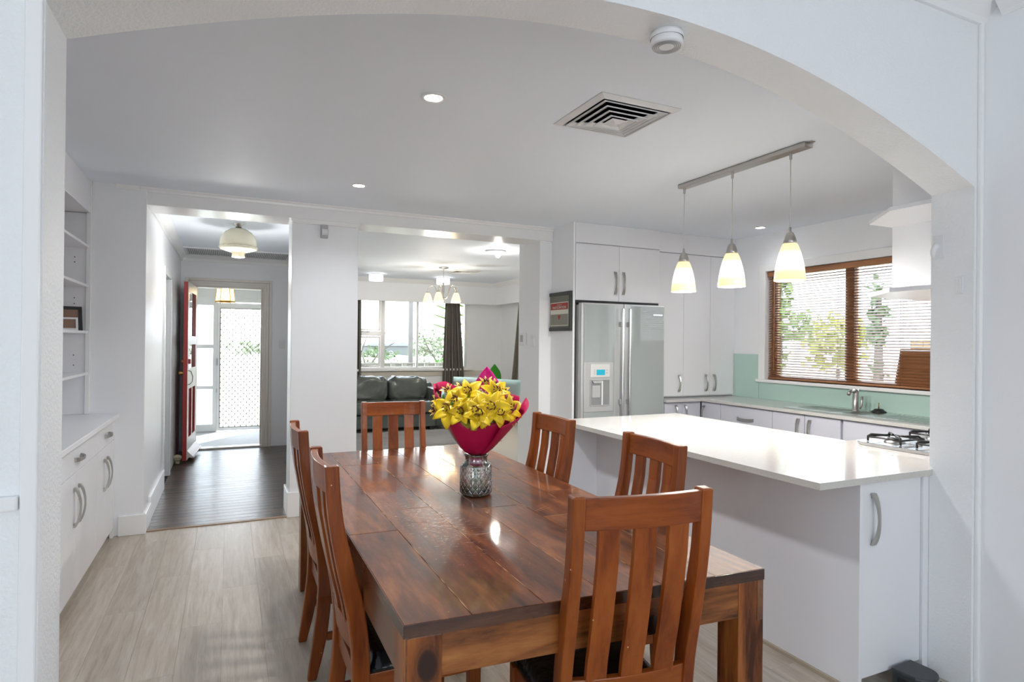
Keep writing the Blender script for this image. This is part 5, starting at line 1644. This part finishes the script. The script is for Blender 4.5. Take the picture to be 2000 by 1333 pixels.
obj('brass_knob', MB().tube([(-DT - 0.055, -DW + 0.06, 1.03), (-DT - 0.045, -DW + 0.06, 1.03), (-DT - 0.025, -DW + 0.06, 1.03), (-DT - 0.012, -DW + 0.06, 1.03), (-DT, -DW + 0.06, 1.03)], [0.012, 0.026, 0.024, 0.010, 0.026], n=16), MBRASS, t)
obj('pull_handle', MB().tube([(0.004, -DW + 0.05, 1.06), (0.03, -DW + 0.05, 1.05), (0.05, -DW + 0.055, 0.99), (0.045, -DW + 0.055, 0.93), (0.02, -DW + 0.05, 0.90), (0.004, -DW + 0.05, 0.895)], [0.005, 0.006, 0.005, 0.004, 0.004, 0.005], n=8), MDARKM, t)
t = thing('skull_ornament', 'small carved stone skull on the hall floor behind the red door', 'ornament', (-0.520, 7.90, 0))
t.scale = (0.74, 0.74, 0.82)
def skull(r, z, th):
    # th = -90deg faces the camera
    f_ = math.cos(th - R(-90))
    e1 = math.exp(-((((th - R(-112) + math.pi) % (2 * math.pi)) - math.pi) / 0.22) ** 2 - ((z - 0.078) / 0.014) ** 2)
    e2 = math.exp(-((((th - R(-68) + math.pi) % (2 * math.pi)) - math.pi) / 0.22) ** 2 - ((z - 0.078) / 0.014) ** 2)
    e3 = math.exp(-((((th - R(-90) + math.pi) % (2 * math.pi)) - math.pi) / 0.12) ** 2 - ((z - 0.056) / 0.008) ** 2)
    jaw = 0.12 * max(0, f_) * (1 if z < 0.05 else 0)
    return r * (1 - 0.32 * (e1 + e2) - 0.2 * e3 - jaw)
zs = [0.002, 0.004, 0.012, 0.02, 0.028, 0.036, 0.042, 0.048, 0.054, 0.060, 0.066, 0.072, 0.078, 0.084, 0.09, 0.098, 0.106, 0.114, 0.122, 0.128, 0.131]
rs_ = [0.001, 0.030, 0.033, 0.034, 0.035, 0.036, 0.039, 0.046, 0.050, 0.053, 0.056, 0.058, 0.060, 0.061, 0.061, 0.059, 0.054, 0.046, 0.034, 0.018, 0.001]
sk = obj('skull', MB().lathe(list(zip(rs_, zs)), n=48, rf=skull), MBONE, t)
obj('teeth', MB().box(-0.018, -0.012, -0.036, -0.030, 0.028, 0.040).box(-0.009, -0.003, -0.037, -0.031, 0.028, 0.040).box(0.0, 0.006, -0.037, -0.031, 0.028, 0.040).box(0.009, 0.015, -0.036, -0.030, 0.028, 0.040), MBONE, t, bevel=0.001)
# ------------------------------------------------------------------ living room
def pillow(mb, x0, x1, y0, y1, z0, z1, pw_=0.45, n=18, wr=0.012, seed=0):
    """superellipsoid cushion with wrinkles"""
    cx, cy_, cz = (x0 + x1) / 2, (y0 + y1) / 2, (z0 + z1) / 2
    hx, hy, hz = (x1 - x0) / 2, (y1 - y0) / 2, (z1 - z0) / 2
    def f_(w, m_):
        return math.copysign(abs(w) ** m_, w)
    nu, nv = 48, 24
    vs = []
    for j in range(nv + 1):
        v = -math.pi / 2 + math.pi * j / nv
        for i in range(nu):
            u = 2 * math.pi * i / nu
            x = f_(math.cos(v), pw_) * f_(math.cos(u), pw_)
            y = f_(math.cos(v), pw_) * f_(math.sin(u), pw_)
            z = f_(math.sin(v), pw_)
            wv = wr * (math.sin(7 * x + 9 * z + seed) * math.sin(5 * z * x + seed) + 0.7 * math.sin(16 * x + 4 * z + seed * 2) * abs(z) ** 2 + 0.5 * math.sin(23 * x - 6 * z + seed))
            vs.append((cx + hx * x, cy_ + hy * y - wv, cz + hz * z + wv * 0.5))
    fs = [(j * nu + i, j * nu + (i + 1) % nu, (j + 1) * nu + (i + 1) % nu, (j + 1) * nu + i) for j in range(nv) for i in range(nu)]
    return mb.add(vs, fs, True)
t = thing('sofa', 'dark grey leather sofa with puffy back cushions below the window', 'sofa')
obj('base', B(1.02, 3.06, 9.47, 10.35, 0.06, 0.27), MLEA, t, bevel=0.02, seg=3)
obj('frame_back', B(1.00, 3.20, 10.15, 10.42, 0.08, 0.72), MLEA, t, bevel=0.04, seg=3)
for k, (x0, x1) in enumerate(((1.04, 1.70), (1.71, 2.37), (2.38, 3.04))):
    obj('seat_cushion', pillow(MB(), x0, x1, 9.42, 10.15, 0.27, 0.475, 0.28, wr=0.004, seed=k), MLEA, t)
    obj('back_cushion', pillow(MB(), x0 - 0.005, x1 + 0.005, 9.86, 10.22, 0.44, 0.845 + 0.01 * (k == 1), 0.42, wr=0.019, seed=k * 2.1), MLEA, t)
obj('arm', pillow(MB(), 3.02, 3.30, 9.42, 10.38, 0.04, 0.665, 0.30, wr=0.004, seed=3), MLEA, t)
obj('arm', pillow(MB(), 0.80 + .13, 1.06, 9.42, 10.38, 0.04, 0.665, 0.30, wr=0.004, seed=4), MLEA, t)
for x in (1.05, 2.96):
    obj('foot', B(x, x + 0.07, 9.50, 9.57, 0.0, 0.065), MBLK, t, bevel=0.004)
# rug
def rugf(u, v):
    x, y = 1.20 + 2.38 * u, 8.02 + 1.36 * v
    e = min(u, 1 - u, v, 1 - v)
    return (x + 0.012 * math.sin(v * 60), y + 0.012 * math.sin(u * 80), 0.004 + 0.02 * min(1, e * 30) + 0.004 * math.sin(u * 300) * math.sin(v * 200))
mb = MB().grid(90, 60, rugf)
mb.box(1.21, 3.57, 8.03, 9.37, 0.0005, 0.006)
tag(obj('shag_rug', mb, MRUG), 'grey shag rug on the living room carpet', 'rug')
# curtains
def curtain(name, label, p0, p1, top0, top1, z0, z1, folds, amp, axis, loc_n, flare=1.0, rod=False):
    """pleated cloth; p0..p1 span at the bottom, top0..top1 at the top"""
    def fn(u, v):
        a_ = p0 + (p1 - p0) * u
        b_ = top0 + (top1 - top0) * u
        k = v ** 0.8
        s_ = a_ + (b_ - a_) * k
        d = amp * (0.55 + 0.45 * (1 - v)) * math.sin(u * folds * 2 * math.pi + 0.5 * math.sin(v * 3))
        z = z0 + (z1 - z0) * v
        return (s_, loc_n + d, z) if axis == 'x' else (loc_n + d, s_, z)
    nu, nv = folds * 12 + 1, 24
    mb = MB().grid(nu, nv, fn)
    o = obj(name, mb, MCUR, None, solid=0.003)
    uvl = o.data.uv_layers.new(name='UVMap')
    w_ = abs(p1 - p0) * 1.6
    for poly in o.data.polygons:
        for li in poly.loop_indices:
            vi = o.data.loops[li].vertex_index
            i, j = vi % nu, vi // nu
            uvl.data[li].uv = (i / (nu - 1) * w_, j / (nv - 1) * (z1 - z0))
    return tag(o, label, 'curtain', 'dotted taupe curtains')
curtain('curtain', 'taupe dotted curtain at the left side of the living room window', 1.70, 2.095, 1.72, 2.075, 0.03, 2.16, 5, 0.035, 'x', 10.69)
curtain('curtain', 'taupe dotted curtain between the window and the living room corner', 3.535, 4.06, 3.60, 3.88, 0.03, 2.16, 6, 0.045, 'x', 10.68)
curtain('curtain', 'taupe dotted curtain on the right living room wall by the nib', 10.14, 9.45, 9.68, 9.42, 0.02, 2.16, 6, 0.05, 'y', 4.63)
# big leafed plant
t = thing('potted_plant', 'broad-leafed green plant behind the bouquet near the window corner', 'plant', (4.20, 9.78, 0))
obj('pot', MB().lathe([(0.001, 0.0), (0.12, 0.0), (0.155, 0.27), (0.16, 0.29), (0.145, 0.29), (0.14, 0.26), (0.001, 0.26)], n=32), MPW, t)
obj('soil', MB().lathe([(0.001, 0.262), (0.139, 0.262)], n=24), pmat('soil', (0.05, 0.035, 0.025), 0.9), t)
for (th, rr, h_, L_, w_) in ((250, 0.02, 0.62, 0.46, 0.24), (262, 0.05, 0.55, 0.36, 0.16), (200, 0.03, 0.62, 0.42, 0.16), (330, 0.03, 0.58, 0.40, 0.12), (20, 0.03, 0.5, 0.42, 0.14), (285, 0.04, 0.52, 0.36, 0.12), (120, 0.03, 0.6, 0.4, 0.13)):
    a_ = R(th)
    lean = 0.10 if th == 250 else 0.22
    dx_, dy_ = math.cos(a_), math.sin(a_)
    base_ = Vector((dx_ * rr, dy_ * rr, 0.26))
    pts, ws = [], []
    for i in range(9):
        s_ = i / 8
        r_ = rr + lean * s_ ** 1.4
        z = 0.26 + (h_ - 0.26) * min(1, s_ * 2) + (L_ * (s_ - 0.5) * 1.1 * (1 - (0.55 if lean > .2 else 0.1) * s_) if s_ > 0.5 else 0)
        pts.append(Vector((dx_ * r_, dy_ * r_, z)))
    obj('stalk', MB().tube(pts[:5], 0.007, n=6), MSTEM, t)
    lf = MB()
    n_ = 12
    side = Vector((-dy_, dx_, 0))
    if th == 250:
        side = Vector((0.9, -0.42, 0))
    vs = []
    for i in range(n_):
        s_ = i / (n_ - 1)
        r_ = rr + lean * (0.5 ** 1.4) + (lean * 0.95) * s_ * (0.6 + 0.6 * s_)
        z = h_ + L_ * s_ * (1 - (0.62 if lean > .2 else 0.06) * s_)
        wd = w_ * math.sin(math.pi * (0.06 + 0.92 * s_)) ** 0.8
        for j in range(5):
            q = j / 2 - 1
            vs.append(Vector((dx_ * r_, dy_ * r_, z)) + side * (q * wd / 2) + Vector((0, 0, -0.015 * abs(q) + 0.006 * math.sin(20 * s_))))
    lf.add(vs, [(i * 5 + j, i * 5 + j + 1, (i + 1) * 5 + j + 1, (i + 1) * 5 + j) for i in range(n_ - 1) for j in range(4)], True)
    obj('leaf', lf, MBIGL, t, solid=0.002)

# ------------------------------------------------------------------ outside the living room window
t = thing('paling_fence', 'cream ribbed fence outside the living room window', 'fence', (0, 14.0, 0))
obj('top_cap', B(0.95, 9.0, -0.02, 0.03, 0.905, 0.93), MFENCE, t)
pm = None
for i in range(29):
    x = 1.0 + i * 0.268
    if pm is None:
        pm = obj('panel', MB().prism([(0.0, 0.0), (0.10, 0.0), (0.125, 0.03), (0.235, 0.03), (0.26, 0.0), (0.26, 0.012), (0.24, 0.042), (0.12, 0.042), (0.098, 0.012), (0.0, 0.012)], -0.62, 0.905, 'z'), MFENCE, t)
        pm.location = (x, 0, 0)
    else:
        q_ = pm.copy()
        COL.objects.link(q_)
        q_.location = (x, 0, 0)
rs2 = np.random.RandomState(5)
def leaf_cloud(name, centre, radii, n, size, mat, parent, squash=1.0):
    """loose crown of small leaf blades, denser near the shell"""
    d = rs2.normal(size=(n, 3))
    d /= np.linalg.norm(d, axis=1)[:, None]
    r = rs2.uniform(0.35, 1.0, size=(n, 1)) ** 0.6
    lump = 1 + 0.28 * np.sin(d[:, :1] * 5 + centre[0]) * np.sin(d[:, 2:3] * 6 + centre[1]) + 0.15 * np.sin(d[:, 1:2] * 11)
    c_ = d * r * lump * np.array(radii)[None, :] + np.array(centre)[None, :]
    u = rs2.normal(size=(n, 3)); u /= np.linalg.norm(u, axis=1)[:, None]
    w_ = np.cross(u, rs2.normal(size=(n, 3))); w_ /= np.linalg.norm(w_, axis=1)[:, None]
    s_ = size * rs2.uniform(0.6, 1.3, size=(n, 1))
    v = np.stack([c_ - u * s_, c_ + w_ * s_ * 0.45, c_ + u * s_, c_ - w_ * s_ * 0.45], 1).reshape(-1, 3)
    me = bpy.data.meshes.new(name)
    me.from_pydata(v.tolist(), [], [(4 * i, 4 * i + 1, 4 * i + 2, 4 * i + 3) for i in range(n)])
    me.materials.append(mat)
    o = bpy.data.objects.new(name, me)
    COL.objects.link(o)
    o.parent = parent
    return o
def bank_z(y):
    return -0.62 + 1.42 * min(1, max(0, (y - 15.0) / 13) * 2.2) ** 0.8
def tree(name, label, loc, trunk, blobs, leafm, leafsize=0.12, dens=700, cat='tree'):
    if loc[1] > 15:
        nz_ = bank_z(loc[1])
        sh = -0.62 - nz_
        loc = (loc[0], loc[1], nz_)
        trunk = [([(p_[0], p_[1], max(-0.05, p_[2] + sh)) for p_ in pts], r) for pts, r in trunk]
        blobs = [((c_[0], c_[1], c_[2] + sh), rad, n) for c_, rad, n in blobs]
    t = thing(name, label, cat, loc)
    for i, (pts, r) in enumerate(trunk):
        rr = [r * (1 - 0.7 * k / (len(pts) - 1)) for k in range(len(pts))]
        obj('trunk' if i == 0 else 'branch', MB().tube(pts, rr, n=7), MBARK, t)
    for (c_, rad, n) in blobs:
        leaf_cloud('foliage', c_, rad, int(n * dens / 700), leafsize, leafm, t)
    return t
tree('bare_tree', 'thin pale tree with bare twigs left of the outdoor pole', (3.9, 19.5, -0.62),
     [([(0, 0, 0), (0.1, 0, 1.0), (-0.1, 0, 1.7)], 0.06), ([(0.05, 0, 0.9), (0.5, 0.1, 1.7), (0.75, 0.1, 2.6)], 0.035), ([(0.05, 0, 1.0), (-0.4, 0, 1.7), (-0.9, 0, 2.2)], 0.03), ([(0.5, 0.1, 1.7), (1.1, 0, 2.1), (1.5, 0, 2.3)], 0.02), ([(-0.1, 0, 1.7), (0.1, 0, 2.3), (0.0, 0, 2.8)], 0.02), ([(0.6, .1, 2.1), (0.4, 0, 2.6), (0.5, 0, 3.0)], 0.012)],
     [((0.4, 0, 1.45), (0.7, 0.5, 0.35), 160), ((-0.6, 0, 1.6), (0.4, 0.4, 0.3), 50)], MTREE2, 0.055)
tree('leaning_tree', 'small leaning tree right of the outdoor pole', (5.75, 18.5, -0.62),
     [([(-0.1, 0, 0), (0.1, 0, 0.8), (0.5, 0, 1.7), (0.7, 0, 2.3)], 0.09), ([(0.3, 0, 1.3), (-0.1, 0, 1.9), (-0.4, 0, 2.6)], 0.03), ([(0.4, 0, 1.5), (0.9, 0, 2.2), (1.0, 0, 2.9)], 0.03), ([(0.0, 0, 1.7), (-0.5, 0, 2.0), (-0.7, 0, 2.5)], 0.018)],
     [((0.2, 0.2, 2.0), (0.7, 0.5, 0.5), 170), ((0.8, 0, 1.4), (0.5, 0.4, 0.3), 110), ((-0.3, 0.2, 1.5), (0.4, 0.3, 0.3), 70)], MTREE2, 0.055)
tree('low_shrub', 'rounded dark shrub on the bank left of the pole', (5.1, 24, -0.62), [([(0, 0, 0), (0, 0, 0.6)], 0.06)], [((0.3, 0, 1.35), (0.8, 0.6, 0.42), 520), ((-0.8, 0, 1.1), (0.5, 0.5, 0.3), 200)], MTREE2, 0.10, cat='shrub')
tree('low_shrub', 'bright green shrub at the foot of the leaning tree', (5.75, 17.3, -0.62), [([(0, 0, 0), (0, 0, 0.6)], 0.05)], [((0.05, 0, 1.15), (0.40, 0.35, 0.36), 420)], pmat('bright_leaf', (0.09, 0.24, 0.04), 0.5, vary=0.3), 0.07, cat='shrub')
tree('low_shrub', 'pale dry hedge far beyond the living room window', (4.0, 27.2, -0.62), [([(0, 0, 0), (0, 0, 0.6)], 0.1)], [((-1.5, 0, 1.7), (2.6, 0.9, 0.4), 500), ((6.0, 0, 1.8), (3.4, 0.9, 0.5), 600)], pmat('hazy_leaf', (0.30, 0.33, 0.24), 0.7, vary=0.3), 0.17, cat='shrub')
t = thing('garden_bank', 'pale dry garden bank rising behind the fence', 'bank')
obj('soil_bank', MB().grid(40, 16, lambda u, v: (-4 + 22 * u, 15.0 + 13 * v, -0.62 + 1.42 * min(1, v * 2.2) ** 0.8 + 0.08 * math.sin(u * 31) * math.sin(v * 9))), MSAND, t)
tag(obj('utility_pole', MB().lathe([(0.062, -0.62), (0.055, 5.5), (0.001, 5.5)], 4.12, 14.9, n=14), MPOLE), 'weathered grey timber pole outside the living room window', 'pole')
t = thing('norfolk_pine', 'pine with drooping feathery branch tips at the right of the window', 'tree', (6.10, 16.0, -0.30))
obj('trunk', MB().tube([(0, 0, 0), (0, 0, 5.2)], [0.12, 0.05], n=8), MBARK, t)
for i in range(12):
    z = 1.9 + i * 0.25
    for sgn in (-1, 0.3, 1):
        L_ = 1.15 - 0.05 * i
        mb = MB()
        pts = [(0, 0, z), (sgn * L_ * 0.5, -0.25, z + 0.16), (sgn * L_, -0.4, z + 0.30)]
        mb.tube(pts, [0.016, 0.012, 0.004], n=4)
        for k in range(18):
            s_ = 0.2 + 0.8 * k / 18
            p_ = Vector(pts[0]).lerp(Vector(pts[2]), s_)
            for q_ in (-1, 1):
                mb.add([p_, p_ + Vector((sgn * 0.05 + 0.01, q_ * 0.11, -0.01)), p_ + Vector((sgn * 0.09, q_ * 0.10, 0.03)), p_ + Vector((sgn * 0.03, 0, 0.012))], [(0, 1, 2, 3)])
        obj('branch', mb, MTREE, t)
t = thing('garden_shed', 'small grey shed among the trees beyond the fence', 'shed', (6.35, 26.5, 0.78))
t.scale = (1, 1, 0.5)
obj('wall', B(-0.9, 0.9, 0, 1.4, 0, 0.9), pmat('shed_grey', (0.16, 0.17, 0.17), 0.7), t)
obj('roof', MB().prism([(-1.0, 0.9), (1.0, 0.9), (0.9, 1.12), (-0.9, 1.12)], -0.1, 1.5, 'y'), pmat('shed_roof', (0.22, 0.23, 0.24), 0.6), t)

# ------------------------------------------------------------------ outside the kitchen window
tree('garden_tree', 'tall feathery green tree at the left of the kitchen window', (8.5, 7.55, -0.62), [([(0, 0, 0), (0.05, 0, 2), (0, 0, 4)], 0.09)],
     [((0, 0.0, 3.0), (0.28, 0.26, 0.6), 300), ((0.1, -0.25, 2.4), (0.3, 0.35, 0.3), 170), ((0, 0.1, 1.8), (0.25, 0.3, 0.35), 110)], MTREE, 0.10, dens=500)
tree('garden_tree', 'rounded yellow-green tree in the middle of the kitchen window', (10.5, 7.9, -0.62), [([(0, 0, 0), (0, 0, 1.6)], 0.10)],
     [((0, 0.0, 2.25), (0.6, 0.65, 0.38), 420), ((0.2, 0.3, 1.8), (0.5, 0.5, 0.25), 150)], pmat('yellow_leaf', (0.32, 0.33, 0.07), 0.6, vary=0.35), 0.10, dens=600)
tree('garden_tree', 'slender dark tree right of the window mullion', (8.6, 5.82, -0.62), [([(0, 0, 0), (0.03, 0.02, 1.5), (0, 0, 2.9)], 0.11)],
     [((0, 0, 2.45), (0.13, 0.13, 0.5), 200), ((0, 0, 1.5), (0.10, 0.10, 0.4), 60)], MTREE2, 0.09, dens=500)
tree('low_shrub', 'olive shrubs along the tan fence outside the kitchen', (9.5, 6.6, -0.62), [([(0, 0, 0), (0, 0, 0.6)], 0.05)], [((0, 0.4, 0.75), (0.4, 0.9, 0.3), 260)], MTREE, 0.09, dens=500, cat='shrub')
t = thing('timber_fence', 'tan timber fence outside the kitchen window', 'fence', (7.2, 0, 0))
pm = None
for i in range(34):
    if pm is None:
        pm = obj('paling', B(0, 0.02, 0.0, 0.145, -0.62, 1.50), MFENCE2, t, bevel=0.003, seg=1)
        pm.location = (0, -0.6, 0)
    else:
        q_ = pm.copy()
        COL.objects.link(q_)
        q_.location = (0.004 * (i % 2), -0.6 + i * 0.15, 0)
obj('rail', B(0.02, 0.06, -0.6, 4.5, 1.2, 1.28), MFENCE2, t)
